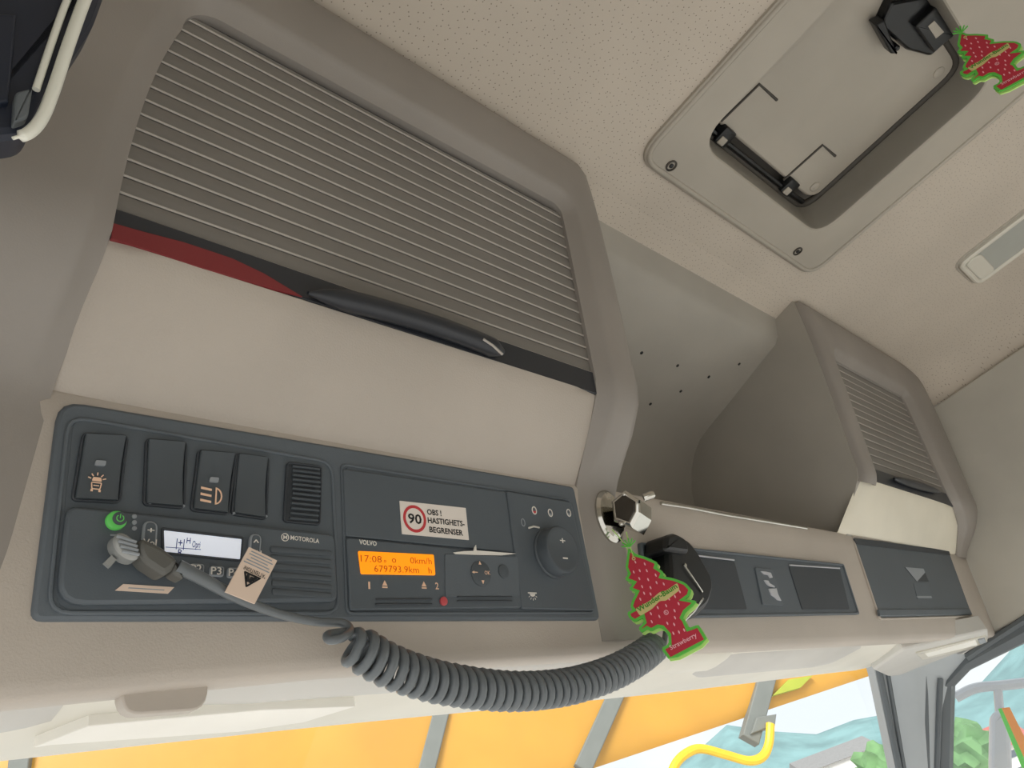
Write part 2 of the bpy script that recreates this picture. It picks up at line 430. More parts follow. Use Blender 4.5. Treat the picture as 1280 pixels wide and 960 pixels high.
# ------------------------------------------------------------------ overhead console board (lower face, lip, shelf edge)
cons = thing('overhead_console', 'long tan console board across the cab above the windscreen', 'console', D(2, 1.0, .41))
xs = [-.35, -.1, .2, .45, .65, 1.0, 1.4, 1.77, 2.4, 3.2, 3.8, 4.29]
def lipz(x): return (-.018 if x < .2 else -.018 + .018 * (x - .2) / .45 if x < .65 else .008 * min(1, (x - .65) / 1.1))
rows = []
s_sh = sz(.797)
for x in xs:
    r = []
    dz = S * lipz(x)
    for (y, z) in [(1.13, .5), (1.125, .452), (1.1, .432), (1.06, .419), (1.035, .416), (1.022, .420)]:
        r.append(D(x, y, z) + V((0, 0, dz)))
    for k in range(9):
        t = k / 8; p = G(S * x, .003 + (s_sh - .006) * t); p.z += dz * (1 - t) ** 6; r.append(p)
    p = G(S * x, s_sh, -.004); r.append(p); r.append(p + V((0, .006, .002))); r.append(p + V((0, .03, -.001))); r.append(p + V((0, .05, -.02)))
    rows.append(r)
MB().grid(rows).build('face_board', 'tan_plastic', cons, smooth=50)
rl = [PF.w(u, v, .003) for u, v in [(826, 629), (860, 634), (905, 643), (960, 652), (1008, 660)]]
MB().tube(rl, .0022, 8).build('edge_trim', 'chrome', cons)
# ------------------------------------------------------------------ lockers
def locker(name, label, xin_l, xin_r, xout_l, xout_r, zt_in, rc, sb_l, sb_r, loc, edges, proud=.014, cheek='frame_grey'):
    """frame = an inverted U that follows the console section; xin_l(s) is the left edge of the opening"""
    L = thing(name, label, 'locker', loc)
    st = sz(zt_in); so = ARC[-1] - .001
    inner = []; outer = []
    n1 = 30
    for k in range(n1):
        t = k / (n1 - 1); s = sb_l + (st - rc - sb_l) * t
        inner.append((xin_l(s), s)); outer.append((xout_l, s))
    xl = xin_l(st - rc)
    for k in range(1, 7):
        a = math.pi / 2 * k / 7
        inner.append((xl + rc * .95 * (1 - math.cos(a)), st - rc + rc * math.sin(a)))
        outer.append((xout_l + (xl - xout_l) * .0 + (.0 if k < 4 else (k - 3) / 4 * rc * .6), st - rc + (so - st + rc) * min(1, k / 3.5)))
    xa = xl + rc * .95; xb = xin_r(st) - rc * .45
    for k in range(9):
        t = k / 8; inner.append((xa + (xb - xa) * t, st)); outer.append((xa + (xb - xa) * t, so))
    rr = rc * .45
    for k in range(1, 7):
        a = math.pi / 2 * k / 7
        inner.append((xb + rr * math.sin(a), st - rr * (1 - math.cos(a))))
        outer.append((xb + (xout_r - xb) * min(1, k / 3.5), so if k <= 3 else so - (so - st + rr) * (k - 3.5) / 3.5))
    for k in range(n1):
        t = k / (n1 - 1); s = st - rr + (sb_r - st + rr) * t
        inner.append((xin_r(s), s)); outer.append((xout_r, s))
    lip = [(0, -.7), (0, .02), (.0025, .12), (.012, .72), (.0145, .9), (.019, 1.0)]; rest = [(.5, 1.05), (.75, 1.0), (.9, .8), (.975, .4), (1, -.2), (1, -1.5)]
    rows = []
    for (xi, si), (xo, so_) in zip(inner, outer):
        fade = min(1, max(.25, (min(si, so_) - sz(.785)) / (sz(.90) - sz(.785))))
        wdt = math.hypot(xo - xi, so_ - si)
        sec = [(min(.40, d_ / wdt), h_) for d_, h_ in lip] + rest
        r = []
        for a, hh in sec:
            x = xi + (xo - xi) * a; s = si + (so_ - si) * a
            r.append(G(x, s, proud * hh * fade if hh > 0 else .02 * hh))
        rows.append(r)
    MB().grid(rows).build('frame', cheek, L, smooth=45)
    return L
def xinL(s):
    t = max(0, (s - sz(.965))) / (sz(1.52) - sz(.965))
    return S * (.212 - .05 * max(0, (sz(.965) - s) / sz(.965)) + .012 * t + .05 * t ** 2 + .03 * t ** 4)
LL = locker('shutter_locker', 'large grey locker with a ribbed roller shutter and red strip above the radios',
            xinL, lambda s: S * 1.312, S * -.16, S * 1.462, 1.524, .032, sz(.445), sz(.445), D(.75, .9, .44), None)
def xinR(s):
    P = [(sz(.43), 4.22), (sz(.80), 4.15), (sz(.90), 4.09), (sz(.97), 3.95), (sz(1.05), 3.92), (sz(1.5), 3.85), (ARC[-1], 3.83)]
    for (a, x), (b, y) in zip(P[:-1], P[1:]):
        if s <= b: return S * (x + (y - x) * max(0, (s - a) / (b - a)))
    return S * P[-1][1]
LR = locker('shutter_locker', 'small grey locker with a ribbed roller shutter by the right wall',
            lambda s: S * (2.99 + .02 * (s / ARC[-1])), xinR, S * 2.875, S * 4.29, 1.50, .022, sz(.945), sz(.788), D(3.5, .8, .8), None)
def shutter(L, x0f, x1, y0, y1, pitch, first):
    # backing sheet behind the slats
    MB().plate(SF, [(x0f(y0) - .006, y0), (x1 + .006, y0), (x1 + .006, y1 + .012), (x0f(y1) - .006, y1 + .012)], -.012, -.0098).build('shutter_backing', 'panel_deep', L)
    y = first
    ysl = [y0]
    while y < y1 + .004: ysl.append(y); y += pitch
    ysl.append(min(y, y1 + .006))
    for a, b in zip(ysl[:-1], ysl[1:]):
        if b - a < .002: continue
        ym = (a + b) / 2; xa = x0f(a) - .004; xb = x0f(b) - .004; xe = x1 + .004
        g = .0009
        mb = MB()
        prof_ = [(a + .0003, -.0098), (a + .0003, -.0058), (a + .0014, -.0048), (a + .003, -.0044), (ym, -.0040), (b - .003, -.0044), (b - .0010, -.0050), (b - .0003, -.0058), (b - .0003, -.0098)]
        rws = [[SF.pt(x0f(yy) - .004, yy, hh) for yy, hh in prof_], [SF.pt(xe, yy, hh) for yy, hh in prof_]]
        mb.grid(rws)
        n_ = len(prof_); mb.f.append(tuple(range(n_))); mb.f.append(tuple(range(2 * n_ - 1, n_ - 1, -1)))
        sl = mb.build('slat', 'slat_grey', L, smooth=25)
        # pale bead along the slat's lower edge
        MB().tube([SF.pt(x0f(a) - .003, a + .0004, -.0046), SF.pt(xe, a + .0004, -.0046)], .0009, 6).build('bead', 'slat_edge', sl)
x0L = lambda y: xinL(sz(.965) + y)
shutter(LL, x0L, S * 1.312, S * .053, S * .548, S * .03505, S * .0893)
x0R = lambda y: S * (2.99 + .02 * y / (S * .575))
shutter(LR, x0R, S * 3.93, S * .050, S * .545, S * .036, S * .086)

# closing bar, red strip and handle of the big locker
bar = [(S * .205, S * -.002), (S * 1.322, S * -.010), (S * 1.322, S * .052), (S * .212, S * .053)]
barO = plate('closing_bar', SF, bar, -.012, -.002, 'bar_black', LL, b=.001)
rd = [SF.at(u, v, -.001) for u, v in [(141, 279), (180, 290), (230, 303), (290, 323), (330, 342), (378, 371), (340, 361), (300, 349), (250, 334), (190, 314), (139, 298)]]
plate('red_strip', SF, rd, -.004, -.0008, 'red_tape', LL)
# handle: long tapered grip on the bar
hpts = [SF.w(u, v, .004) for u, v in [(385, 366), (420, 373), (480, 388), (540, 406), (600, 428), (628, 441)]]
hp2 = smooth_path(hpts, 6); nn = len(hp2)
rr_ = [.0015 + .0075 * min(1, 4 * t) * min(1, (1.04 - t) * 7) for t in [i / (nn - 1) for i in range(nn)]]
MB().tube(hp2, rr_, 10).build('pull_handle', 'bar_black', LL, smooth=60)
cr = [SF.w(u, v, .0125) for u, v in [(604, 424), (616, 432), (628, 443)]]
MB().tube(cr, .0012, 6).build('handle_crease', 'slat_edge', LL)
# bar of the small locker
bar = [(S * 2.985, S * -.004), (S * 3.97, S * -.012), (S * 3.95, S * .052), (S * 2.99, S * .052)]
plate('closing_bar', SF, bar, -.012, -.002, 'bar_black', LR, b=.001)
hp2 = smooth_path([SF.w(u, v, .004) for u, v in [(1118, 598), (1135, 603), (1155, 609), (1175, 615)]], 6); nn = len(hp2)
MB().tube(hp2, [.002 + .006 * math.sin(math.pi * i / (nn - 1)) ** .5 for i in range(nn)], 10).build('pull_handle', 'bar_black', LR, smooth=60)
# front panels below the shutters (softly rolled)
def front_panel(L, x0f, x1, z0, z1, mat_, bulge=.006, n=14):
    s0 = sz(z0); s1 = sz(z1); rows = []
    for k in range(n + 1):
        t = k / n; s = s0 + (s1 - s0) * t
        h = bulge * math.sin(math.pi * min(1, t * 1.02)) ** .8 - (.006 if t > .99 else 0) - .004 * max(0, (t - .85) / .15) ** 2
        xa = x0f(s)
        xe = x1(s) if callable(x1) else x1
        rw = []
        for j in range(17):
            u = j / 16; u = u * u * (3 - 2 * u); x = xa + (xe - xa) * u; e = min(1, min(x - xa, xe - x) / .03) ** .5
            rw.append(G(x, s, h * e - .004 * (1 - e)))
        rows.append(rw)
    top = rows[-1]; rows.append([p + V((0, .02, .002)) for p in top])
    bot = rows[0]; rows.insert(0, [p + V((0, .02, -.002)) for p in bot])
    return MB().grid(rows).build('front_panel', mat_, L, smooth=50)
front_panel(LL, lambda s: xinL(s) - .008, S * 1.324, .795, .975, 'tan_plastic')
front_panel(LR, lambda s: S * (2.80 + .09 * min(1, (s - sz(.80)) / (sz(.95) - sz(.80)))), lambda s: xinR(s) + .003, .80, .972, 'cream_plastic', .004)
# side cheeks closing the lockers towards the open shelf
def side(L, x, mat_, z0, thick):
    poly = []
    n_ = 30; s0 = sz(z0)
    for k in range(n_ + 1):
        p = G(0, s0 + (ARC[-1] - s0) * k / n_, -.002); poly.append((p.y, p.z))
    back = [(S * y, ZC + S * z) for y, z in [(.66, 1.735), (.74, 1.645), (1.0, 1.58), (1.24, 1.52), (1.40, 1.41), (1.45, 1.2), (1.45, z0)]]
    F = Frame((x, 0, 0), (0, 1, 0), (0, 0, 1))
    return plate('side_panel', F, poly + back, 0, thick, mat_, L)
side(LL, S * 1.40, 'frame_grey', .775, S * .055)
side(LR, S * 2.868, 'niche_grey', .775, S * .05)
def body(L, x0, x1):
    poly = [(p.y, p.z) for p in [G(0, sz(.80) + (ARC[-1] - sz(.80)) * k / 24, -.017) for k in range(25)]]
    poly += [(S * y, ZC + S * z) for y, z in [(.66, 1.74), (1.0, 1.66), (1.24, 1.60), (1.46, 1.45), (1.5, 1.2), (1.5, .80)]]
    plate('locker_body', Frame((x0, 0, 0), (0, 1, 0), (0, 0, 1)), poly, 0, x1 - x0, 'panel_deep', L)
body(LL, S * -.15, S * 1.405); body(LR, S * 2.92, S * 4.28)

# ------------------------------------------------------------------ dark panel holding the radios
RP = thing('radio_panel', 'dark grey surround plate around the radio and tachograph', 'panel', D(.75, .98, .47))
pan = rnd(PF.q([(36, 778), (748, 776), (715, 609), (72, 501)]), [.006, .006, .006, .014])
plate('back_plate', PF, pan, -.004, .0035, 'dark_panel', RP, b=.0025)
def rim(px, r, wd, h0, h1, mat_, parent, name='rim'):
    o = rnd(PF.q(px, h1), r); return MB().ring(PF, o, inset(ccw(o), wd), h0, h1, .0006).build(name, mat_, parent)
rim([(58, 768), (426, 768), (417, 576), (84, 517)], .012, .0022, .0035, .0052, 'dark_panel', RP, 'bay_rim')
rim([(433, 768), (744, 767), (714, 624), (426, 578)], .006, .002, .0035, .005, 'dark_panel', RP, 'bay_rim')
plate('bay_floor', PF, rnd(PF.q([(66, 764), (422, 764), (414, 581), (90, 523)]), .01), .003, .0040, 'panel_face', RP)
plate('bay_floor', PF, rnd(PF.q([(436, 765), (741, 764), (712, 628), (429, 583)]), .005), .003, .0040, 'panel_face', RP)
# rocker switches
sw = [([(93, 623), (148, 626), (158, 546), (106, 543)], 'black rocker switch with an orange beacon symbol', 'beacon'),
      ([(182, 629), (229, 633), (232, 554), (185, 550)], 'blank rocker cover between the beacon and work light switches', None),
      ([(241, 636), (285, 641), (294, 568), (250, 564)], 'black rocker switch with an orange headlamp symbol', 'head'),
      ([(292, 641), (332, 647), (335, 573), (298, 568)], 'blank rocker cover right of the headlamp switch', None),
      ([(357, 650), (399, 654), (401, 584), (361, 579)], 'ribbed dimmer wheel at the end of the switch row', 'rib')]
for px, lab, kind in sw:
    c = PF.q(px, .006); cx = sum(p[0] for p in c) / 4; cy = sum(p[1] for p in c) / 4
    T = thing('rocker_switch' if kind != 'rib' else 'dimmer_wheel', lab, 'switch', PF.pt(cx, cy - .02, .004))
    o = rnd(c, .002); MB().ring(PF, inset(ccw(o), -.0014), o, .004, .0062, .0005).build('surround', 'panel_deep', T)
    if kind == 'rib':
        plate('wheel_body', PF, o, .004, .0050, 'panel_deep', T)
        for k in range(12):
            t = (k + .5) / 12
            a = [c[3][i] + (c[0][i] - c[3][i]) * t for i in (0, 1)]; b = [c[2][i] + (c[1][i] - c[2][i]) * t for i in (0, 1)]
            hh = .0056 + .0022 * math.sin(math.pi * t)
            MB().tube([PF.pt(a[0] + .003, a[1], hh), PF.pt(b[0] - .001, b[1], hh)], .0009, 6).build('rib', 'switch_black', T)
        continue
    # curved rocker face
    rows = []
    for k in range(9):
        t = k / 8; hh = .0060 + .0020 * (2 * t - 1) ** 2
        a = [c[0][i] + (c[3][i] - c[0][i]) * t for i in (0, 1)]; b = [c[1][i] + (c[2][i] - c[1][i]) * t for i in (0, 1)]
        rows.append([PF.pt(a[0], a[1], .004), PF.pt(a[0] + .0006, a[1], hh - .0006), PF.pt(a[0] + .0018, a[1], hh), PF.pt(b[0] - .0018, b[1], hh), PF.pt(b[0] - .0006, b[1], hh - .0006), PF.pt(b[0], b[1], .004)])
    mb = MB().grid(rows); mb.f.append(tuple(range(6))); mb.f.append(tuple(range(53, 47, -1)))
    rk = mb.build('rocker', 'switch_black', T, smooth=50)
    H = .0074
    def P2(u, v): return PF.at(u, v, H)
    if kind == 'beacon':
        plate('indicator_lamp', PF, rnd(PF.q([(119, 581), (132, 582), (133, 576), (120, 575)], .0078), .0008), .006, .0078, 'print_grey', rk)
        mb = MB()
        x, y = P2(121, 601); k = .00030
        mb.plate(PF, rnd([(x - 9 * k, y - 1 * k), (x + 9 * k, y - 1 * k), (x + 7 * k, y + 7 * k), (x - 7 * k, y + 7 * k)], .0006), H, H + .0003)
        ring_o = [(x - 8 * k, y - 18 * k), (x + 8 * k, y - 18 * k), (x + 10 * k, y - 3 * k), (x - 10 * k, y - 3 * k)]
        mb.ring(PF, rnd(ring_o, .001), inset(rnd(ring_o, .001), 2 * k), H, H + .0003)
        mb.plate(PF, rect(x, y - 10 * k, 10 * k, 2 * k), H, H + .0003); mb.plate(PF, rect(x - 7 * k, y - 20 * k, 4 * k, 5 * k), H, H + .0003); mb.plate(PF, rect(x + 7 * k, y - 20 * k, 4 * k, 5 * k), H, H + .0003)
        for a in (-70, -38, 0, 38, 70):
            a = math.radians(a); r0, r1 = 11 * k, 17 * k
            dx, dy = math.sin(a), math.cos(a)
            p = [(x + dx * r0 - dy * k, y + dy * r0 + dx * k), (x + dx * r0 + dy * k, y + dy * r0 - dx * k), (x + dx * r1 + dy * k, y + dy * r1 - dx * k), (x + dx * r1 - dy * k, y + dy * r1 + dx * k)]
            mb.plate(PF, p, H, H + .0003)
        mb.build('symbol', 'print_peach', rk)
    if kind == 'head':
        plate('indicator_lamp', PF, rnd(PF.q([(262, 602), (273, 603), (274, 597), (263, 596)], .0078), .0008), .006, .0078, 'print_grey', rk)
        mb = MB(); x, y = P2(269, 620)
        do = [(x, y - .0058)] + [(x + .0046 * math.cos(a), y + .0058 * math.sin(a)) for a in [math.radians(d) for d in range(-80, 81, 20)]] + [(x, y + .0058)]
        mb.ring(PF, do, inset(ccw(do), .0009), H, H + .0003)
        for dy in (-.0045, -.0004, .0037):
            mb.plate(PF, [(x - .0095, y + dy), (x - .0025, y + dy - .0006), (x - .0025, y + dy + .0008), (x - .0095, y + dy + .0016)], H, H + .0003)
        mb.build('symbol', 'print_peach', rk)
for u, v in [(187, 627), (229, 631), (292, 640), (332, 644)]:
    x, y = PF.at(u, v, .005); MB().lathe(PF, x, y - .001, [(.001, .003), (.001, .006), (.0006, .0066)], 8).build('rivet', 'print_grey', RP)

# ------------------------------------------------------------------ two-way radio
TR = thing('two_way_radio', 'black two-way radio with a white display and green power button', 'radio', PF.pt(S * .43, .004, .004))
plate('radio_body', PF, rnd(PF.q([(70, 756), (422, 752), (418, 668), (84, 632)], .008), [.014, .006, .005, .006]), .004, .0095, 'panel_face', TR, b=.002)
H = .0098
ob = plate('display', PF, rnd(PF.q([(206, 690), (300, 699), (302, 674), (205, 663)], .0105), .0006), .009, .0105, 'lcd_white', TR)
o = rnd(PF.q([(203, 692), (303, 702), (305, 671), (202, 659)], .0108), .001); MB().ring(PF, o, inset(ccw(o), .0014), .009, .0108, .0003).build('display_frame', 'panel_deep', TR)
text(PF, '|+|', (220, 683), (230, 684), .0050, .01055, 'print_blue', ob); text(PF, 'H', (233, 679), (238, 679.5), .0036, .01055, 'print_blue', ob)
text(PF, 'Opri', (240, 684), (250, 685), .0042, .01055, 'print_blue', ob); text(PF, 'R', (222, 694), (228, 694.6), .0038, .01055, 'print_blue', ob)
MB().plate(PF, PF.q([(207, 683.5), (251, 686.5), (251, 687.3), (207, 684.3)], .0105), .0105, .0106).build('display_line', 'print_blue', ob)
x, y = PF.at(146, 650, .012)
pb = MB().lathe(PF, x, y, [(.0056, .009), (.0056, .0118), (.005, .0124), (.003, .0125)], 28).build('power_button', 'green_button', TR, smooth=50)
MB().lathe(PF, x + .0014, y + .0009, [(.0040, .0120), (.0040, .0129), (.0036, .0131)], 24).build('button_cap', 'switch_black', pb)
pr = [PF.pt(x + .0014 + .0019 * math.sin(a), y + .0009 + .0019 * math.cos(a), .0132) for a in [math.radians(35 + 290 * k / 16) for k in range(17)]]
MB().tube(pr, .0003, 5).build('power_ring', 'green_button', pb); MB().tube([PF.pt(x + .0014, y + .0009, .0132), PF.pt(x + .0014, y + .0034, .0132)], .0003, 5).build('power_stroke', 'green_button', pb)
plate('printed_line', PF, PF.q([(138, 669.6), (159, 670.6), (159, 668.6), (138, 667.6)], .0098), .0094, .0098, 'print_grey', TR)
for v in (645.5, 653, 660.5):
    x, y = PF.at(168, v, .01); MB().lathe(PF, x, y, [(.0014, .009), (.0014, .0102), (.0008, .0105)], 10).build('indicator_lamp', 'print_grey', TR)
def rocker_key(px, s1, s2, name):
    o = rnd(PF.q(px, .012), .0045); k_ = plate(name, PF, o, .009, .0122, 'print_grey', TR, b=.001)
    plate('key_face', PF, inset(ccw(o), .0012), .012, .0127, 'panel_face', k_, b=.0004)
    cx = sum(p[0] for p in o) / len(o); cy = sum(p[1] for p in o) / len(o); top = max(p[1] for p in o)
    text_mb(PF, s1, (cx - .002, top - .0078), (cx + .002, top - .0078), .0036, .0129).build('lettering', 'print_white', k_)
    text_mb(PF, s2, (cx - .0038, top - .0155), (cx + .0038, top - .0155), .0042, .0129).build('lettering', 'print_white', k_)
rocker_key([(176, 693), (195, 696), (198, 652), (180, 650)], '+', 'Vol', 'volume_key')
rocker_key([(311, 698), (325, 700), (328, 668), (313, 666)], '^', 'CH', 'channel_key')
for i, (u, v) in enumerate([(246, 711), (271, 714), (293, 716)]):
    c = PF.q([(u - 9, v + 6), (u + 9, v + 7), (u + 10, v - 6), (u - 8, v - 7)], .011); o = rnd(c, .0018)
    k_ = plate('preset_key', PF, o, .009, .0112, 'print_grey', TR, b=.0006); plate('key_face', PF, inset(ccw(o), .0011), .011, .0117, 'panel_face', k_)
    cx = sum(p[0] for p in c) / 4; cy = sum(p[1] for p in c) / 4
    text_mb(PF, 'P%d' % (i + 2), (cx - .0042, cy - .0022), (cx + .0024, cy - .0022), .0046, .0118).build('lettering', 'print_white', k_)
x, y = PF.at(356.5, 671.5, .01)
MB().ring(PF, circ(x, y, .0028), circ(x, y, .0023), .0096, .0101).build('emblem_ring', 'print_white', TR)
text_mb(PF, 'M', (x - .0014, y - .0013), (x + .0014, y - .0013), .0026, H + .0002, .02).build('emblem_letter', 'print_white', TR)
text(PF, 'MOTOROLA', (363, 674.5), (399, 679), .0030, H, 'print_white', TR, bold=.02)
for k in range(6):
    v = 690 + k * 10.5
    a = PF.at(338 + k * .4, v - 4.5, .01); b = PF.at(415, v + 1.5, .01)
    MB().plate(PF, rnd([(a[0], a[1] - .0026), (b[0], b[1] - .0022), (b[0], b[1] + .0016), (a[0], a[1] + .0016)], .0015), .009, .0106, .0006).build('speaker_bar', 'switch_black', TR)
st_ = plate('paper_sticker', PF, PF.q([(144, 738), (210, 742), (218, 734), (154, 730)], .0101), .0096, .0102, 'sticker_tan')
tag(st_, 'small pale slanted sticker along the lower edge of the black radio', 'sticker')
plate('printed_line', PF, PF.q([(160, 735.4), (205, 738.2), (206, 737), (161, 734.2)], .0103), .0101, .0103, 'print_grey', st_)

# ------------------------------------------------------------------ tachograph and blank cover, light control
TG = thing('tachograph', 'black tachograph with an orange lit display under the speed sticker', 'tachograph', PF.pt(S * .95, .004, .004))
plate('tachograph_body', PF, rnd(PF.q([(437, 763), (651, 760), (647, 694), (432, 672)], .006), .003), .004, .0072, 'panel_face', TG, b=.001)
dp = plate('display', PF, rnd(PF.q([(451.6, 717.5), (544.7, 719), (542.5, 693), (448, 688.4)], .0082), .0014), .0068, .0082, 'lcd_orange', TG, b=.0004)
text(PF, '17:08', (451, 702), (477.5, 703.3), .0050, .0084, 'lcd_ink', dp, bold=.0)
text(PF, 'o', (480, 703), (483, 703.2), .003, .0084, 'lcd_ink', dp); text(PF, 'o', (490, 703.2), (495.5, 703.5), .0050, .0084, 'lcd_ink', dp, bold=0)
text(PF, '0km/h', (513, 704.3), (540, 705.4), .0050, .0084, 'lcd_ink', dp, bold=0)
text(PF, '679793.9km', (468, 714.8), (524, 716.2), .0050, .0084, 'lcd_ink', dp, bold=0)
text(PF, 'h', (536, 716.6), (540, 716.7), .0048, .0084, 'lcd_ink', dp, bold=0)
text(PF, 'VOLVO', (449, 680), (471, 682.3), .0034, .0074, 'print_white', TG, bold=.03)
for s_, u, v, wd in (('1', 460.5, 736, 2.4), ('2', 544.5, 736.5, 4.2)):
    text(PF, s_, (u, v), (u + wd, v + .1), .0052, .0074, 'print_peach', TG, 'number')
for u, v in ((481, 731), (530, 732)):
    x, y = PF.at(u, v, .0074); MB().plate(PF, [(x - .0022, y - .0006), (x + .0022, y - .0006), (x, y + .0032)], .0070, .0076).plate(PF, rect(x, y - .0018, .0044, .001), .0070, .0076).build('eject_symbol', 'print_peach', TG)
x, y = PF.at(554.7, 751.5, .008); MB().lathe(PF, x, y, [(.0034, .0068), (.0034, .0086), (.0024, .0092)], 18).build('red_lamp', 'lamp_red', TG)
plate('printer_drawer', PF, rnd(PF.q([(557, 746), (650, 745), (647, 696), (556, 692)], .0078), .002), .0068, .0080, 'dark_panel', TG, b=.0005)
for (a, b) in (((470, 749), (540, 749)), ((572, 746), (640, 746)), ((572, 751), (640, 751)), ((470, 755), (540, 755))):
    MB().tube([PF.w(*a, .0082), PF.w(*b, .0082)], .0006, 5).build('slot_line', 'panel_deep', TG)
x, y = PF.at(601.6, 716.6, .009)
kp = MB().lathe(PF, x, y, [(.0105, .0075), (.0105, .0088), (.0095, .0094)], 24).build('key_pad', 'switch_black', TG)
def tri(px, d, r=.0018):
    x, y = PF.at(*px, .0098); a = math.radians(d)
    return MB().plate(PF, [(x + r * math.cos(a + q), y + r * math.sin(a + q)) for q in (0, 2.2, -2.2)], .0092, .0098)
tri((600, 704), 90).build('arrow', 'print_peach', kp); tri((604, 727), 270).build('arrow', 'print_peach', kp)
mb = tri((592, 715), 180, .0014); mb.tube([PF.w(592, 715, .0096), PF.w(597, 715.4, .0096)], .0004, 5); mb.build('arrow', 'print_peach', kp)
text(PF, 'OK', (606, 718), (613, 718.5), .0032, .0096, 'print_peach', kp)
x, y = PF.at(630, 714, .009); MB().lathe(PF, x, y, [(.0058, .0075), (.0058, .0088), (.0045, .0092)], 20).build('round_key', 'switch_black', TG)
tp = plate('torn_paper', PF, PF.q([(567, 690.5), (580, 689), (592, 688.6), (593, 684), (595, 681), (595.5, 688), (620, 690), (645, 692), (628, 694), (600, 693.6), (570, 692.5)], .0090), .0082, .0092, 'print_white')
tag(tp, 'thin torn white paper edge sticking out of the tachograph printer slot', 'paper')
bl = thing('blank_cover', 'plain dark cover plate behind the white speed sticker', 'cover', PF.pt(S * .9, .07, .004))
plate('cover_plate', PF, rnd(PF.q([(432, 670), (646, 691), (632, 615), (429, 586)], .006), .002), .004, .0062, 'panel_face', bl, b=.0008)
sk = tag(plate('speed_sticker', PF, PF.q([(502.5, 667.5), (586, 675), (582, 635), (499.4, 626)], .0066), .0062, .0068, 'sticker_white'), 'white speed limiter sticker with a red ringed 90', 'sticker')
x, y = PF.at(518.5, 648.5, .0069); MB().ring(PF, circ(x, y, .0112, 36), circ(x, y, .0088, 36), .0066, .0070).build('red_ring', 'print_red', sk)
text_mb(PF, '90', (x - .0066, y - .0038), (x + .0066, y - .0038), .0078, .0070, .02).build('number', 'print_black', sk)
text(PF, 'OBS !', (534, 643), (552, 645), .0046, .0070, 'print_black', sk, bold=.025)
text(PF, 'HASTIGHETS-', (535, 653.5), (581, 658), .0046, .0070, 'print_black', sk, bold=.025)
text(PF, 'BEGRENSER', (537, 665), (579, 669.5), .0046, .0070, 'print_black', sk, bold=.025)
LC = thing('light_control', 'black lamp dimmer module with a large round knob', 'control', PF.pt(S * 1.27, .004, .004))
plate('control_body', PF, rnd(PF.q([(652, 761), (743, 763), (713, 628), (633, 614)], .007), .003), .004, .0078, 'panel_face', LC, b=.001)
x, y = PF.at(694, 690, .012); kr = .0225
kn = MB().lathe(PF, x, y, [(kr * 1.06, .0076), (kr * 1.05, .0095), (kr, .0105), (kr * .97, .021), (kr * .93, .0225), (kr * .85, .0230), (kr * .8, .0226)], 40).build('knob', 'switch_black', LC, smooth=40)
text_mb(PF, '+', (x - .0035, y + .0045), (x + .0035, y + .0045), .0062, .0232, .01).build('symbol', 'print_white', kn)
MB().plate(PF, rect(x + .0002, y - .0085, .0062, .0013), .0228, .0232).build('symbol', 'print_white', kn)
MB().tube([PF.w(661, 660, .0088), PF.w(667, 658, .0088), PF.w(674, 659.5, .0088)], .0009, 6).build('pointer', 'print_white', LC)
x, y = PF.at(654, 653, .008); MB().ring(PF, circ(x, y, .0026, 16, .0038), circ(x, y, .0018, 16, .003), .0076, .0081).build('symbol', 'print_grey', LC)
for u, v, m_ in ((668, 638, 'print_red'), (688, 641, 'print_grey'), (711, 641, 'print_grey')):
    x, y = PF.at(u, v, .008); MB().ring(PF, circ(x, y, .0032, 18, .004), circ(x, y, .0022, 18, .003), .0076, .0081).build('symbol', 'print_white', LC)
    MB().plate(PF, [(x + .0022 * math.cos(a), y - .0006 - .0024 * math.sin(a)) for a in [math.pi * k / 8 for k in range(9)]], .0076, .0080).build('symbol_fill', m_, LC)
x, y = PF.at(666, 745, .008); mb = MB().plate(PF, rect(x, y + .0026, .0105, .0010), .0076, .0081).plate(PF, [(x + .0032 * math.cos(a), y + .0018 - .0024 * math.sin(a)) for a in [math.pi * k / 8 for k in range(9)]], .0076, .0081)
for a in (-65, -33, 0, 33, 65):
    a = math.radians(a); mb.tube([PF.pt(x + .004 * math.sin(a), y + .0012 - .0032 * math.cos(a), .008), PF.pt(x + .0055 * math.sin(a), y + .0012 - .005 * math.cos(a), .008)], .0003, 4)
mb.build('lamp_symbol', 'print_white', LC)

# ------------------------------------------------------------------ middle cover with badge, right storage box
MC = thing('badge_panel', 'dark double blank panel with a silver badge behind the hanging tree', 'panel', PF.pt(S * 2.2, .006, 0))
o = rnd(PF.q([(812, 773), (1074, 768), (1054, 705), (800, 678)], .004), .003)
plate('panel_plate', PF, o, -.002, .0032, 'panel_face', MC, b=.001)
MB().ring(PF, o, inset(ccw(o), .003), .001, .0052, .0007).build('panel_frame', 'dark_panel', MC)
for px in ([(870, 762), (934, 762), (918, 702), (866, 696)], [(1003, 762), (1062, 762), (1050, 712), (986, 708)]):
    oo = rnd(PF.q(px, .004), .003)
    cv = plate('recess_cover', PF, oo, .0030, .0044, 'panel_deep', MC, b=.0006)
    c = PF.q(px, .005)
    MB().tube([PF.pt(c[3][0] + .003, c[3][1] + .002, .005), PF.pt(c[2][0], c[2][1] + .002, .005)], .0011, 6).build('edge_highlight', 'mirror_grey', cv)  # pale bar: the cover edge's highlight put into the colour
bd = plate('badge_plate', PF, rnd(PF.q([(954, 756), (980, 757), (966, 712), (944, 709)], .005), .003), .003, .0052, 'dark_panel', MC, b=.0006)
def bz(a, b): return (860 + a * .1875, 660 + b * .1875)
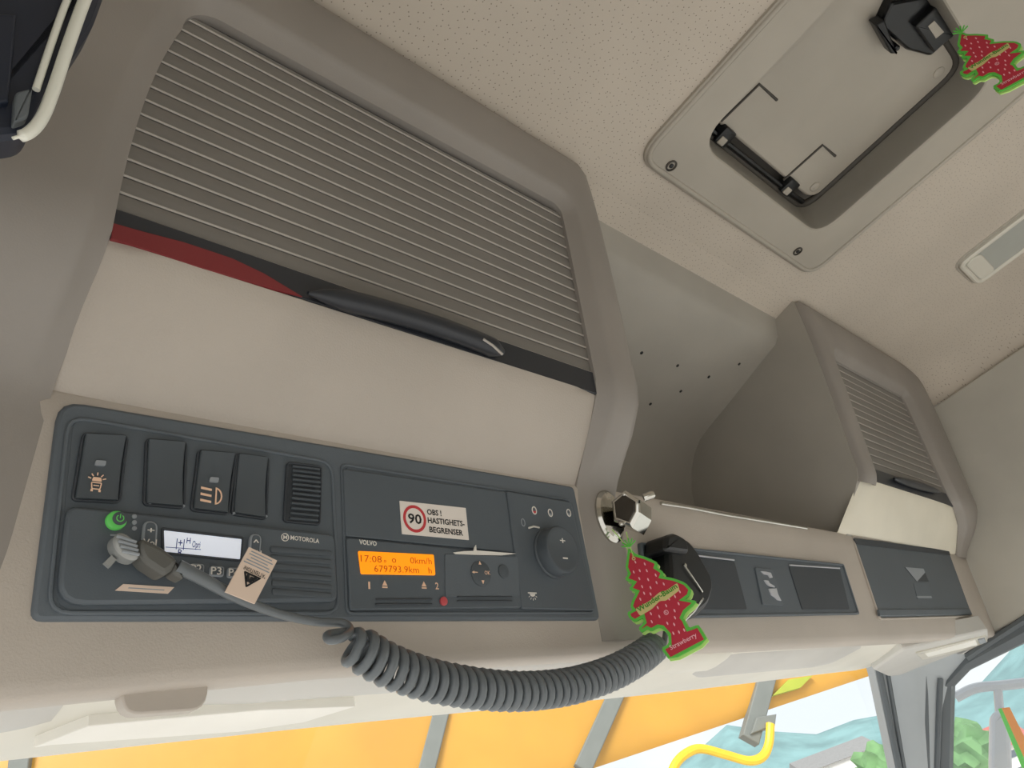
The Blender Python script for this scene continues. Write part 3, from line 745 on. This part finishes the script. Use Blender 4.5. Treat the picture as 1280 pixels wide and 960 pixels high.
for gl in ([(488, 287), (520, 290), (552, 298), (565, 330), (548, 333), (535, 312), (510, 308)], [(510, 347), (535, 350), (545, 368), (575, 385), (580, 396), (545, 388), (525, 372)], [(540, 405), (590, 402), (600, 440), (622, 485), (600, 480), (580, 462), (556, 445), (548, 425)]):
    plate('badge_letter', PF, PF.q([bz(*p) for p in gl], .0065), .005, .0068, 'mirror_grey', bd, b=.0003)
SB = thing('storage_box', 'dark flush storage box lid with a recessed finger pull by the right wall', 'storage box', PF.pt(S * 3.45, .004, 0))
o = rnd(PF.q([(1102, 772), (1216, 769), (1186, 687), (1068, 671)], .004), .004)
MB().ring(PF, inset(o, -.003), o, -.003, .003, .001).build('box_frame', 'tan_plastic', SB)
lidb = plate('box_lid', PF, inset(o, .001), -.004, .0030, 'panel_face', SB, b=.001)
plate('lower_rail', PF, PF.q([(1100, 770), (1215, 768), (1212, 761), (1098, 762)], .005), .002, .0056, 'dark_panel', SB, b=.0008)
plate('upper_rail', PF, PF.q([(1071, 680), (1188, 694), (1186, 688), (1068, 673)], .0045), .002, .0046, 'panel_deep', SB)
fp = PF.q([(1146, 727), (1161, 727), (1154, 711), (1131, 709)], .0035)
plate('finger_pull', PF, fp, .001, .0038, 'panel_deep', lidb)
c = [fp[2], fp[3]]
mb = MB(); mb.add([PF.pt(*fp[3], .0042), PF.pt(*fp[2], .0042), PF.pt(fp[2][0] * .7 + fp[1][0] * .3, fp[2][1] * .7 + fp[1][1] * .3, .0039), PF.pt(*fp[0], .0039)], [(0, 1, 2, 3)]); mb.build('pull_slope', 'print_grey', lidb)
plate('latch_slot', PF, PF.q([(1147, 749), (1165, 749), (1160, 729), (1142, 729)], .0035), .002, .0036, 'dark_panel', lidb)
plate('latch_edge', PF, PF.q([(1147, 747.5), (1165, 747.5), (1164, 745), (1146, 745)], .004), .003, .0042, 'print_grey', lidb)

# lamp strip on the header end
ls = thing('map_lamp', 'narrow white lamp strip on the header by the door', 'lamp', EF.w(1190, 815))
plate('lamp_bed', EF, rnd(EF.q([(1144, 815), (1152, 823), (1236, 805), (1231, 794)]), .003), -.002, .003, 'lamp_frame', ls, b=.001)
plate('lamp_cover', EF, EF.q([(1156, 817), (1160, 821), (1222, 806), (1219, 800)], .004), .002, .0045, 'white_flap', ls, b=.0006)
plate('lamp_switch', EF, EF.q([(1223, 800), (1225, 805), (1233, 803), (1231, 798)], .005), .002, .0055, 'print_grey', ls, b=.0006)

# ------------------------------------------------------------------ sun visors and their clip
VF = Frame(D(.6, 1.25, .436), (1, 0, 0), (0, -1, 0))
vis = thing('sun_visor', 'pale fold-down sun visor tucked under the console above the yellow truck', 'sun visor', D(.6, 1.3, .42))
def pad(x0, x1, y0, y1, zc, th, n=24):
    rows = []
    for j in range(13):
        a = 2 * math.pi * j / 12
        rows.append(a)
    R = []
    for k in range(n + 1):
        x = x0 + (x1 - x0) * k / n; e = min(1, 6 * min(k / n, 1 - k / n)) ** .5 * .98 + .02
        R.append([D(x, (y0 + y1) / 2 + (y1 - y0) / 2 * math.cos(a) * (.75 + .25 * e), zc + th * e * math.copysign(abs(math.sin(a)) ** .7, math.sin(a))) for a in rows[:-1]])
    return MB().grid(R, close=True)
pad(-.45, .30, 1.09, 1.26, .448, .022).build('visor_pad', 'visor_grey', vis, smooth=60)
pad(.40, 1.55, 1.09, 1.22, .452, .018).build('visor_pad', 'visor_grey', vis, smooth=60)
flp = VF.q([(42, 941), (62, 938), (300, 920), (380, 908), (445, 888), (330, 893), (200, 905), (110, 914)], .004)
plate('visor_flap', VF, flp, -.012, .001, 'white_flap', vis, b=.0006)
KF = Frame(D(.3, 1.045, .41), (1, 0, 0), (0, -.2, 1))
plate('visor_clip', KF, rnd(KF.q([(155, 894), (257, 887), (263, 846), (150, 853)]), .009), -.012, 0, 'tan_smooth', vis, b=.0012)
vis2 = thing('sun_visor', 'pale sun visor hinge behind the strawberry tree', 'sun visor', D(1.9, 1.2, .42))
pad(1.62, 1.98, 1.07, 1.20, .446, .03).build('hinge_block', 'pale_plastic', vis2, smooth=60)
pad(1.9, 3.0, 1.12, 1.3, .452, .014).build('visor_pad', 'visor_grey', vis2, smooth=60)

# ------------------------------------------------------------------ loose plug, cable, coiled cord
CC = thing('coiled_cord', 'grey coiled radio cord hanging below the console with a loose plug', 'cord', PF.w(600, 860, .03))
cp = smooth_path([PF.w(222, 708, .026), PF.w(250, 722, .026), PF.w(285, 741, .024), PF.w(320, 757, .022), PF.w(355, 769, .022), PF.w(395, 777, .024), PF.w(428, 779, .028), PF.w(438, 788, .034), PF.w(428, 797, .042), PF.w(412, 800, .040), PF.w(411, 793, .032), PF.w(440, 789, .030)], 8)
MB().tube(cp, [.0042 - .0014 * min(1, i / 30) for i in range(len(cp))], 10).build('straight_cable', 'cord_grey', CC, smooth=60)
path = smooth_path([PF.w(438, 802, .034), PF.w(462, 819, .034), PF.w(500, 838, .034), PF.w(560, 855, .034), PF.w(640, 864, .034), PF.w(710, 858, .034), PF.w(765, 841, .034), PF.w(800, 822, .030), PF.w(818, 808, .024)], 40)
Ls = [0.0]
for a, b in zip(path[:-1], path[1:]): Ls.append(Ls[-1] + (b - a).length)
turns = 41; N = turns * 16; hel = []; u_ = None; j = 0
for i in range(N + 1):
    # turns spaced by their apparent pitch (denser where the cord is slack)
    l = Ls[-1] * (i / N)
    while j < len(Ls) - 2 and Ls[j + 1] < l: j += 1
    t = (l - Ls[j]) / (Ls[j + 1] - Ls[j]); p = path[j].lerp(path[j + 1], t); tg = (path[j + 1] - path[j]).normalized()
    if u_ is None: u_ = tg.orthogonal().normalized()
    u_ = (u_ - tg * u_.dot(tg)).normalized(); bb = tg.cross(u_)
    depth = (p - CAM).dot(cam_fwd); R0 = .0112 * (1 if i > 8 else .7)
    a = 2 * math.pi * i / 16
    hel.append(p + (u_ * math.cos(a) + bb * math.sin(a)) * R0)
MB().tube(hel, .0034, 8).build('coil', 'cord_grey', CC, smooth=60)
MB().tube(smooth_path([hel[-1], PF.w(826, 810, .022), PF.w(831, 798, .016), PF.w(833, 785, .014), PF.w(836, 772, .014)], 6), .0030, 8).build('cord_tail', 'cord_grey', CC, smooth=60)
# plug
PG = Frame(PF.w(200, 700, .022), (PF.w(240, 716, .022) - PF.w(165, 690, .022)), PF.ey)
def pq(pts, h=0): return PG.q(pts, h)
plate('plug_body', PG, rnd(pq([(172, 708), (200, 718), (218, 706), (227, 694), (206, 684), (178, 680), (168, 694)], .008), .003), -.008, .008, 'plug_grey', CC, b=.003)
plate('strain_relief', PG, rnd(pq([(212, 712), (228, 716), (232, 702), (220, 694)], .006), .002), -.006, .006, 'plug_grey', CC, b=.002)
ch = plate('plug_head', PG, rnd(pq([(133, 704), (150, 712), (170, 706), (172, 686), (150, 678), (134, 690)], .006), .004), -.006, .006, 'clear_plug', CC, b=.002)
for k in range(4):
    MB().tube([PG.pt(*PG.at(140 + k * 1, 687 + k * 5.5, .0065), .0065), PG.pt(*PG.at(168, 688 + k * 4.6, .0065), .0065)], .0009, 6).build('contact_ridge', 'print_grey', ch)
plate('plug_latch', PG, pq([(113, 722), (120, 726), (134, 714), (128, 710)], 0), -.004, -.001, 'clear_plug', CC)
# paper flag folded round the cable
LG = Frame(PF.w(312, 720, .030), (1, 0, 0), PF.ey)
fl = tag(plate('cable_flag', LG, LG.q([(281, 740), (318, 755), (346, 701), (311, 684)]), -.0006, .0006, 'sticker_tan'), 'beige warning flag folded around the radio cable, printed upside down', 'label')
a, b, c_, d_ = [V((*p, 0)) for p in LG.q([(281, 740), (318, 755), (346, 701), (311, 684)])]
def fq(s, t): p = (a * (1 - s) + b * s) * (1 - t) + (d_ * (1 - s) + c_ * s) * t; return (p.x, p.y)
for k, (s_, x0, x1) in enumerate((('"ATTENTION!', .9, .15), ('', .95, .06), ('', .9, .1), ('', .8, .2), ('', .92, .1), ('', .85, .12))):
    t = .62 + k * .062
    if s_: text_mb(LG, s_, fq(x0, t), fq(x1, t), .0026, .0008, .01).build('lettering', 'print_black', fl)
    else: plate('printed_line', LG, [fq(x0, t), fq(x1, t), fq(x1, t + .022), fq(x0, t + .022)], .0004, .0008, 'print_grey', fl)
t3 = [fq(.82, .52), fq(.2, .52), fq(.5, .22)]; MB().ring(LG, rnd(t3, .0012), inset(rnd(t3, .0012), .0011), .0004, .0009).build('warning_triangle', 'print_black', fl)
mb = MB()
for s0, t0, s1, t1 in ((.38, .48, .47, .34), (.52, .46, .55, .34), (.65, .48, .58, .40)): mb.tube([LG.pt(*fq(s0, t0), .0008), LG.pt(*fq(s1, t1), .0008)], .0011, 5)
mb.build('warning_symbol', 'print_black', fl)

# ------------------------------------------------------------------ microphone hung on the console
MIC = thing('hand_microphone', 'black hand microphone hanging behind the strawberry tree', 'microphone', PF.w(852, 770, .02))
mo = rnd(PF.q([(828, 776), (858, 776), (876, 760), (883, 738), (880, 722), (862, 690), (850, 676), (826, 672), (824, 684), (826, 730)], .014), .008)
plate('microphone_body', PF, mo, .004, .026, 'black_plastic', MIC, b=.006)
plate('microphone_top', PF, rnd(PF.q([(824, 690), (856, 694), (852, 676), (838, 668), (826, 671)], .026), .006), .006, .034, 'black_plastic', MIC, b=.004)
MB().tube([PF.w(855, 706, .0285), PF.w(866, 722, .0285), PF.w(878, 740, .0275)], .0011, 6).build('chrome_line', 'chrome', MIC)
MB().tube([PF.w(879, 748, .0265), PF.w(868, 764, .0270), PF.w(857, 775, .0265)], .0011, 6).build('chrome_line', 'chrome', MIC)
x, y = PF.at(857, 706, .029); MB().lathe(PF, x, y, [(.002, .024), (.002, .0292), (.0012, .0298)], 12).build('screw', 'chrome', MIC)

# chrome hanger on the console corner
HK = thing('chrome_hanger', 'chrome hexagonal bracket on the console corner holding the strawberry tree', 'bracket', PF.w(780, 660, .02))
x, y = PF.at(763, 645, .006); MB().lathe(PF, x, y, [(.021, .002), (.021, .006), (.018, .009), (.012, .010)], 32, ell=1.35).build('round_base', 'chrome', HK, smooth=30)
HF = Frame(PF.w(783, 637, .034), (.3, -.95, 0), (0, 0, 1))
hx, hy = HF.at(781, 637)
hexo = HF.q([(766, 651), (789, 659), (799, 640), (799, 624), (780, 612), (763, 626)])
fr_ = plate('hex_block', HF, hexo, -.034, .0, 'chrome', HK, b=.003, smooth=20)
plate('smoked_face', HF, inset(ccw(hexo), .0042), -.002, .0012, 'smoke_lens', HK, b=.0008, smooth=20)
for u, v in ((779, 617), (775, 654)):
    x, y = HF.at(u, v, .003); MB().lathe(HF, x, y, [(.0022, -.001), (.0022, .0022), (.0012, .003)], 12).build('screw', 'chrome', HK)
BW = Frame(PF.w(808, 640, .024), (.75, .66, 0), (0, 0, 1))
x, y = BW.at(816, 618, .004); MB().lathe(BW, x, y, [(.004, -.006), (.004, .003), (.003, .0055), (.0012, .006)], 16).build('bolt', 'chrome', HK)

# ------------------------------------------------------------------ hanging tree cards
TFo = D(1.425, .798, .589); nx = (CAM - TFo); nx.z = 0; nx.normalize()
TF = Frame(TFo, V((0, 0, 1)).cross(nx), (0, 0, 1))
def tz(a, b): return (720 + a * .25, 600 + b * .25)
OUT = [(262, 340), (280, 352), (300, 372), (345, 385), (385, 402), (410, 415), (403, 438), (440, 462), (432, 482), (490, 493), (548, 515), (578, 548), (568, 582), (542, 598), (605, 605), (588, 628), (548, 662), (535, 690), (545, 702), (562, 742), (612, 724), (622, 738), (662, 805), (470, 906), (424, 842), (465, 822), (462, 775), (432, 742), (412, 738), (378, 758), (356, 746), (328, 766), (312, 742), (340, 712), (334, 690), (296, 712), (268, 694), (256, 664), (284, 650), (272, 636), (282, 602), (302, 562), (264, 548), (286, 516), (244, 500), (262, 470), (248, 440), (254, 400)]
tipx, tipy = TF.at(*tz(272, 350))
tree_poly = ccw([(p[0] - tipx, p[1] - tipy) for p in TF.q([tz(*q) for q in OUT])])
def t2(a, b): p = TF.at(*tz(a, b)); return (p[0] - tipx, p[1] - tipy)
SEEDS = [(298, 412), (345, 422), (290, 462), (320, 455), (355, 455), (400, 478), (318, 495), (362, 500), (404, 515), (440, 522), (332, 535), (374, 540), (342, 568), (374, 572), (323, 598), (520, 560), (496, 584), (514, 620), (466, 596), (452, 630), (410, 640), (494, 655), (376, 670), (418, 684), (496, 690), (380, 710), (458, 718), (492, 724), (488, 768), (516, 762), (542, 752)]
def tree(label, F, group=None):
    """card tree hanging from the tip at F.o"""
    T = thing('air_freshener', label, 'air freshener', F.pt(0, -.13))
    tp_ = smooth_poly(tree_poly)
    MB().plate(F, tp_, -.0011, .0011).build('card', 'card_green', T)
    MB().plate(F, [(x + .0008, y - .0022) for x, y in tp_], -.0040, -.0022).build('backing_card', 'card_edge', T)
    inn = inset(tree_poly, .0026)
    MB().plate(F, inn, .0010, .00135).build('red_print', 'card_red', T)
    mb = MB()
    for a_, b_ in SEEDS:
        x, y = t2(a_, b_); mb.plate(F, circ(x, y, .0007, 6, .0017), .0013, .00155)
    tag(mb.build('seed_print', 'card_seed', T), kind='stuff')
    wb = plate('script_band', F, rnd([t2(298, 646), t2(322, 682), t2(380, 648), t2(420, 606), t2(450, 606), t2(520, 552), t2(508, 516), t2(450, 556), t2(420, 562), t2(370, 606)], .002), .0013, .0016, 'card_gold', T)
    text_mb(F, 'Wunder-Baum', t2(316, 664), t2(510, 540), .0048, .0018, .03).build('lettering', 'card_script', wb)
    text_mb(F, 'Strawberry', t2(476, 852), t2(608, 784), .0042, .0016, .01).build('lettering', 'card_seed', T)
    x, y = t2(452, 664); MB().ring(F, circ(x, y, .0022, 16), circ(x, y, .0016, 16), .0013, .0016).build('mark_ring', 'card_seed', T)
    text_mb(F, 'R', (x - .0008, y - .001), (x + .0008, y - .001), .002, .0016).build('mark_letter', 'card_seed', T)
    x, y = t2(290, 395); MB().ring(F, circ(x, y, .0018, 14), circ(x, y, .001, 14), .0013, .0018).build('eyelet', 'card_gold', T)
    return T
def smooth_poly(p):
    r = []
    for i in range(len(p)):
        a, b = p[i], p[(i + 1) % len(p)]
        r += [(a[0] * .8 + b[0] * .2, a[1] * .8 + b[1] * .2), (a[0] * .2 + b[0] * .8, a[1] * .2 + b[1] * .8)]
    return r
F1 = Frame(TF.pt(tipx, tipy), TF.ex, TF.ey)
T1 = tree('red strawberry tree card with a green rim hanging from the chrome bracket', F1)
MB().tube(smooth_path([PF.w(765, 662, .02), F1.pt(-.004, .012, 0), F1.pt(*t2(290, 392), .001)], 5), .0006, 5).build('hang_string', 'card_edge', T1)
MB().tube(smooth_path([PF.w(783, 665, .03), F1.pt(.002, .010, 0), F1.pt(*t2(290, 392), .001)], 5), .0006, 5).build('hang_string', 'card_edge', T1)
for k in range(6):
    aa = math.radians(20 + k * 28); MB().tube([F1.pt(.001, .003, .001), F1.pt(.001 + .008 * math.cos(aa), .003 + .008 * math.sin(aa), .003)], .0007, 5).build('knot_end', 'card_green', T1)

# ------------------------------------------------------------------ roof hatch
RH = thing('roof_hatch', 'grey roof hatch with a hinged lid set into the headliner', 'hatch', D(2.18, -.1, 1.72))
def DR(x0, x1, y0, y1, r): return rnd([(S * x0, -S * y1), (S * x1, -S * y1), (S * x1, -S * y0), (S * x0, -S * y0)], S * r, 6)
fo = DR(1.60, 2.79, -.72, .422, .09); fi = DR(HX0 + .02, HX1 - .02, HY0 + .02, HY1 - .02, .10)
MB().ring(CF, fo, fi, -.004, .006, .002).build('hatch_frame', 'hatch_grey', RH)
mb = MB(); ro = inset(fo, .002)
ro_c = [CF.pt(x, y, .0055) for x, y in inset(fo, .006)]
MB().tube(ro_c, .0042, 8, closed=True).build('rim_bead', 'hatch_grey', RH, smooth=60)
rows = []
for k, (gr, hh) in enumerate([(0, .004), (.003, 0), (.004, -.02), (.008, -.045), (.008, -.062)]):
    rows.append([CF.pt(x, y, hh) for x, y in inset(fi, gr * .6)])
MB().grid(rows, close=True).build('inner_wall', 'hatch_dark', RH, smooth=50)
sl = [CF.pt(x, y, -.052) for x, y in inset(fi, .007)]
MB().tube(sl, .006, 8, closed=True).build('rubber_seal', 'seal_dark', RH, smooth=60)
lo_ = DR(HX0 + .10, HX1 - .035, HY0 + .03, HY1 - .085, .075)
cover = DR(HX0 - .02, HX1 + .02, HY0 - .02, HY1 + .02, .05)
plate('outer_skin', LF, cover, -.03, -.014, 'seal_dark', RH)
lid = plate('lid', LF, lo_, -.014, .004, 'hatch_grey', RH, b=.004)
for px in ([(901, 152), (949, 105), (971, 125)], [(979, 225), (1028, 181), (1044, 195)]):
    MB().tube([LF.w(u, v, .0042) for u, v in px], .0022, 6).build('moulded_line', 'seal_dark', lid)
for u, v in ((900, 131), (1019, 234), (1174, 91)):
    x, y = LF.at(u, v, .005); MB().lathe(LF, x, y, [(.009, .003), (.009, .005), (.007, .0066), (.003, .007)], 20).build('bumper', 'hatch_grey', lid)
for u, v in ((905, 170), (986, 233)):
    F = Frame(LF.w(u, v, .008), (1, 0, 0), (0, -1, 0))
    h_ = MB().plate(F, rnd(rect(0, 0, .026, .026), .003), -.012, .006, .002).build('hinge', 'black_plastic', RH)
    plate('hinge_cap', F, rnd(rect(-.002, -.006, .014, .012), .002), .004, .008, 'hatch_grey', h_, b=.001)
MB().tube([LF.w(886, 160, .006), LF.w(906, 177, .006), LF.w(987, 241, .006), LF.w(1003, 252, .006)], .0045, 8).build('hinge_rod', 'black_gloss', RH)
for u, v in ((839, 207), (997, 314)):
    x, y = CF.at(u, v, .006)
    s_ = MB().lathe(CF, x, y, [(.0085, .005), (.0085, .0072), (.006, .0076), (.0055, .004)], 20).build('screw', 'screw_dark', RH)
    MB().lathe(CF, x, y, [(.0035, .004), (.0035, .0078), (.002, .0082)], 6).build('screw_socket', 'black_plastic', s_)
# latch handle at the rear edge of the lid
KL = Frame(LF.w(1140, 35, .02), (1, 0, 0), (0, -1, 0))
lt_ = plate('latch_body', LF, rnd(LF.q([(1096, 30), (1130, 60), (1160, 68), (1190, 40), (1199, 8), (1170, -12), (1110, 0)], .012), .006), .002, .020, 'black_gloss', RH, b=.004)
plate('latch_grip', LF, rnd(LF.q([(1092, 30), (1112, 66), (1120, 66), (1104, 24)], .024), .002), .012, .028, 'black_plastic', lt_, b=.002)
plate('latch_window_frame', LF, rnd(LF.q([(1145, 34), (1168, 66), (1194, 44), (1172, 8)], .030), .002), .018, .030, 'black_gloss', lt_, b=.002)
plate('latch_window', LF, LF.q([(1160, 33), (1170, 48), (1180, 40), (1168, 26)], .0306), .029, .0308, 'hatch_grey', lt_)
for k in range(3):
    MB().tube([LF.w(1174 + k * 4, 10 + k * 3, .031), LF.w(1190 + k * 4, 40 + k * 3, .031)], .0010, 6).build('spring_wire', 'chrome', lt_)
x, y = LF.at(1121, 60, .026); MB().lathe(LF, x, y, [(.004, .01), (.004, .027), (.0025, .029)], 14).build('latch_bolt', 'black_gloss', lt_)
# second tree hangs from the latch
T2o = V((.8606, -.1727, ZC + .658))
_e = V((math.cos(math.radians(-72)), math.sin(math.radians(-72)), 0)); _t = math.radians(-10)
F2 = Frame(T2o, _e * math.cos(_t) + V((0, 0, math.sin(_t))), -_e * math.sin(_t) + V((0, 0, math.cos(_t))))
T2 = tree('red strawberry tree card hanging from the black roof hatch latch', F2)
for k in range(6):
    aa = math.radians(20 + k * 28); MB().tube([F2.pt(0, 0, .001), F2.pt(.009 * math.cos(aa), .009 * math.sin(aa), .003)], .0008, 5).build('knot_end', 'card_green', T2)

# roof lamp at the right side
RL = thing('roof_lamp', 'narrow white roof lamp set in the headliner near the right wall', 'lamp', D(3.68, -.6, 1.72))
o = DR(3.53, 3.83, -1.3, .01, .06)
MB().ring(CF, o, inset(ccw(o), .010), -.002, .010, .003).build('lamp_frame', 'lamp_frame', RL)
i_ = inset(ccw(o), .009)
plate('lamp_lens', CF, i_, -.002, .006, 'lamp_lens', RL, b=.001)
plate('lamp_end', CF, DR(3.56, 3.80, -.09, -.015, .04), .004, .010, 'lamp_frame', RL, b=.002)
MB().ring(CF, inset(ccw(o), -.006), inset(ccw(o), -.001), -.004, .003, .002).build('lamp_bed', 'hatch_grey', RL)

# ------------------------------------------------------------------ open door frame, close at the top left
DFo = D(.05, .47, .9)
DF = Frame(DFo, (1, 0, 0), (0, -.42, 1))
dr = thing('door_1', 'dark frame of the open door with white curved seal strips', None, DF.w(20, 180), kind='structure')
plate('frame_panel', DF, rnd(DF.q([(-60, -60), (150, -60), (118, 30), (60, 118), (36, 168), (-60, 176)]), .006), -.02, 0, 'navy_dark', dr, b=.004)
MB().tube(smooth_path([DF.w(u, v, .004) for u, v in [(128, -50), (106, 0), (86, 55), (66, 115), (52, 148), (36, 166), (16, 173)]], 6), [.0008 if i > 33 else .0027 for i in range(37)], 8).build('seal_strip', 'seal_white', dr, smooth=60)
MB().tube(smooth_path([DF.w(u, v, .003) for u, v in [(108, -50), (84, 0), (64, 55), (45, 112)]], 6), .0016, 8).build('seal_strip', 'seal_white', dr, smooth=60)
plate('hinge_plate', DF, rnd(DF.q([(18, 118), (40, 112), (34, 150), (16, 156)], .004), .002), 0, .006, 'rubber', dr, b=.001)
plate('frame_step', DF, DF.q([(-60, 20), (20, 20), (10, 130), (-60, 140)], .002), 0, .004, 'navy_dark', dr, b=.001)

# ------------------------------------------------------------------ outside: yellow truck body, rail, houses, hill, ground
def O(x, y, z): return V((x, y, ZC + z))
A_ = V((5.75, 5.0)); B_ = V((8.4, 3.31)); dl = (B_ - A_)
def yl(t): p = A_ + dl * t; return p
YF = Frame((*yl(0), ZC + 1.0), (dl.x, dl.y, 0), (0, 0, 1))
YT = thing('yellow_truck_body', 'large yellow truck body standing in front of the windscreen', 'truck', O(4.5, 6.5, .9))
L0 = -2.3 * dl.length; L1 = 1.03 * dl.length
prof_y = [(0.9, -1.2), (0.03, -.08), (0.0, -.02), (.03, .0), (.10, .02), (.2, .03), (.9, .06), (2.2, -.02), (3.2, -.25), (3.3, -2.0)]
MB().grid([[YF.pt(x, yy, hh) for yy, hh in prof_y] for x in [L0 + (L1 - L0) * k / 10 for k in range(11)]]).build('body_shell', 'truck_yellow', YT, smooth=50)
plate('end_wall', Frame(YF.pt(L1, 0, 0), -YF.ez, (0, 0, 1)), [(0.05, 0), (1.2, .9), (1.9, 3.2), (.3, 3.2)], -.02, 0, 'truck_yellow', YT)
for (a, b, wd) in (((785, 835), (728, 962), .16), ((965, 826), (938, 925), .17), ((30, 900), (22, 970), .16), ((562, 850), (530, 975), .15)):
    p = YF.at(*a, .08); q = YF.at(*b, .08); dv = V((q[0] - p[0], q[1] - p[1])).normalized(); nv = V((-dv.y, dv.x)) * wd / 2
    plate('strap', YF, [(p[0] + nv.x, p[1] + nv.y), (p[0] - nv.x, p[1] - nv.y), (q[0] - nv.x, q[1] - nv.y), (q[0] + nv.x, q[1] + nv.y)], -.02, .10, 'strap_grey', YT, b=.01)
plate('strap_bracket', YF, YF.q([(938, 918), (955, 912), (968, 908), (970, 893), (945, 897)], .11), .02, .13, 'strap_grey', YT, b=.01)
gp = YF.q([(965, 870), (1000, 860), (1015, 845), (985, 850)], .07); plate('green_decal', YF, gp, .03, .085, 'decal_green', YT)
rail = smooth_path([YF.w(u, v, .16) for u, v in [(836, 975), (846, 953), (861, 940), (878, 936), (909, 944), (936, 951), (953, 946), (961, 930), (963, 905)]], 6)
tag(MB().tube(rail, .042, 10).build('handrail', 'pipe_yellow'), 'bent yellow pipe handrail below the yellow truck body', 'handrail')
gnd = MB().grid([[V((x, y, -1.2)) for x in (-700, -50, 0, 50, 900)] for y in (-700, -50, 0, 50, 900)]).build('ground', 'asphalt'); tag(gnd, 'pale asphalt yard around the cab', kind='structure')
rows = []
for k in range(61):
    az = math.radians(-30 + k * 2.6); r = 420
    el = math.radians(4.9 + 1.5 * math.sin(k * .55 + 2.2) + .5 * math.sin(k * 1.7) + .25 * math.sin(k * 4.1))
    dx, dy = math.sin(az), math.cos(az)
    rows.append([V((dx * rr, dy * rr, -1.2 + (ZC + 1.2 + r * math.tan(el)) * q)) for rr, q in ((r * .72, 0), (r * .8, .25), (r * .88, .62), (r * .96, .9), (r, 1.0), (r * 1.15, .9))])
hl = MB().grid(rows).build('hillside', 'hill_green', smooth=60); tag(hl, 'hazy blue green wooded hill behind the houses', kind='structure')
def house(u, dist, wd, ht, roofm, label, yaw=.4):
    d = ray(u, 950); d.z = 0; d.normalize(); c = V((d.x * dist, d.y * dist, -1.2))
    F = Frame(c, (d.y * math.cos(yaw) + d.x * math.sin(yaw), -d.x * math.cos(yaw) + d.y * math.sin(yaw), 0), (0, 0, 1))
    T = thing('house', label, 'house', c, 'houses below the hill')
    plate('wall', F, rect(0, ht / 2, wd, ht), -wd * .6, 0, 'house_white', T)
    mb = MB(); e = .4
    for sg in (0,):
        mb.add([F.pt(-wd / 2 - e, ht - .2, e), F.pt(wd / 2 + e, ht - .2, e), F.pt(wd / 2 + e, ht - .2, -wd * .6 - e), F.pt(-wd / 2 - e, ht - .2, -wd * .6 - e), F.pt(-wd / 2 - e, ht + wd * .16, -wd * .3), F.pt(wd / 2 + e, ht + wd * .16, -wd * .3)],
               [(0, 1, 5, 4), (2, 3, 4, 5), (0, 4, 3), (1, 2, 5), (0, 3, 2, 1)])
    mb.build('roof', roofm, T)
    for ix in range(3):
        for iz in range(2):
            wn = plate('window', F, rect((ix - 1) * wd * .3, ht * (.3 + .42 * iz), wd * .16, ht * .2), -.05, .05, 'house_white', T); plate('pane', F, rect((ix - 1) * wd * .3, ht * (.3 + .42 * iz), wd * .13, ht * .17), .04, .08, 'pane_dark', wn)
house(1052, 80, 7.0, 6.2, 'roof_grey', 'white house with a grey roof seen through the windscreen near the pillar')
house(1088, 100, 7, 3.4, 'roof_red', 'small white house with a red roof next to the pillar', .9)
house(1210, 70, 9, 2.6, 'roof_red', 'low white house with a red roof seen through the side window', .2)
house(905, 85, 12, 2.0, 'roof_grey', 'low white house beneath the yellow handrail', .1)
for u, dist, h, lab in ((1094, 60, 5.2, 'round green tree beside the pillar in front of the hill'), (1010, 110, 5.4, 'small green tree left of the white house'), (1225, 55, 4.4, 'green tree beyond the side window')):
    d = ray(u, 950); d.z = 0; d.normalize(); c = V((d.x * dist, d.y * dist, -1.2)); T = thing('broadleaf_tree', lab, 'tree', c)
    MB().tube([c, c + V((0, 0, h * .5))], .15, 8).build('trunk', 'strap_grey', T)
    bm_ = bmesh.new(); bmesh.ops.create_icosphere(bm_, subdivisions=3, radius=h * .34)
    mb = MB(); mb.add([c + V((0, 0, h * .66)) + v.co * (1 + .28 * random.uniform(-1, 1)) for v in bm_.verts], [tuple(v.index for v in f.verts) for f in bm_.faces]); bm_.free(); mb.build('crown', 'tree_leaf', T)
# things beyond the side window
MF = Frame(CAM + ray(1250, 920) * 1.75, (.35, -.94, 0), (0, 0, 1))
mr = thing('wing_mirror', 'pale grey wing mirror on its arm outside the side window', 'mirror', MF.w(1250, 960))
plate('mirror_housing', MF, rnd(MF.q([(1236, 1010), (1268, 1010), (1262, 884), (1238, 890)]), .02), -.06, 0, 'mirror_grey', mr, b=.01)
MB().tube(smooth_path([MF.w(1194, 872, -.02), MF.w(1220, 860, -.02), MF.w(1260, 856, -.02), MF.w(1310, 850, -.02)], 6), .012, 8).build('mirror_arm', 'mirror_grey', mr)
MB().tube([MF.w(1250, 895, -.03), MF.w(1247, 858, -.02)], .010, 8).build('mirror_stem', 'mirror_grey', mr)
HV = Frame(CAM + ray(1265, 920) * 1.6, (.35, -.94, 0), (0, 0, 1))
hv = thing('marker_board', 'slanted green and orange striped marker board outside the side window', 'marker board', HV.w(1290, 980))
plate('green_stripe', HV, HV.q([(1248, 886), (1252, 885), (1297, 985), (1290, 990)]), -.012, 0, 'hivis_green', hv)
plate('orange_stripe', HV, HV.q([(1252, 885), (1262, 884), (1310, 980), (1297, 985)]), -.012, 0, 'hivis_orange', hv)
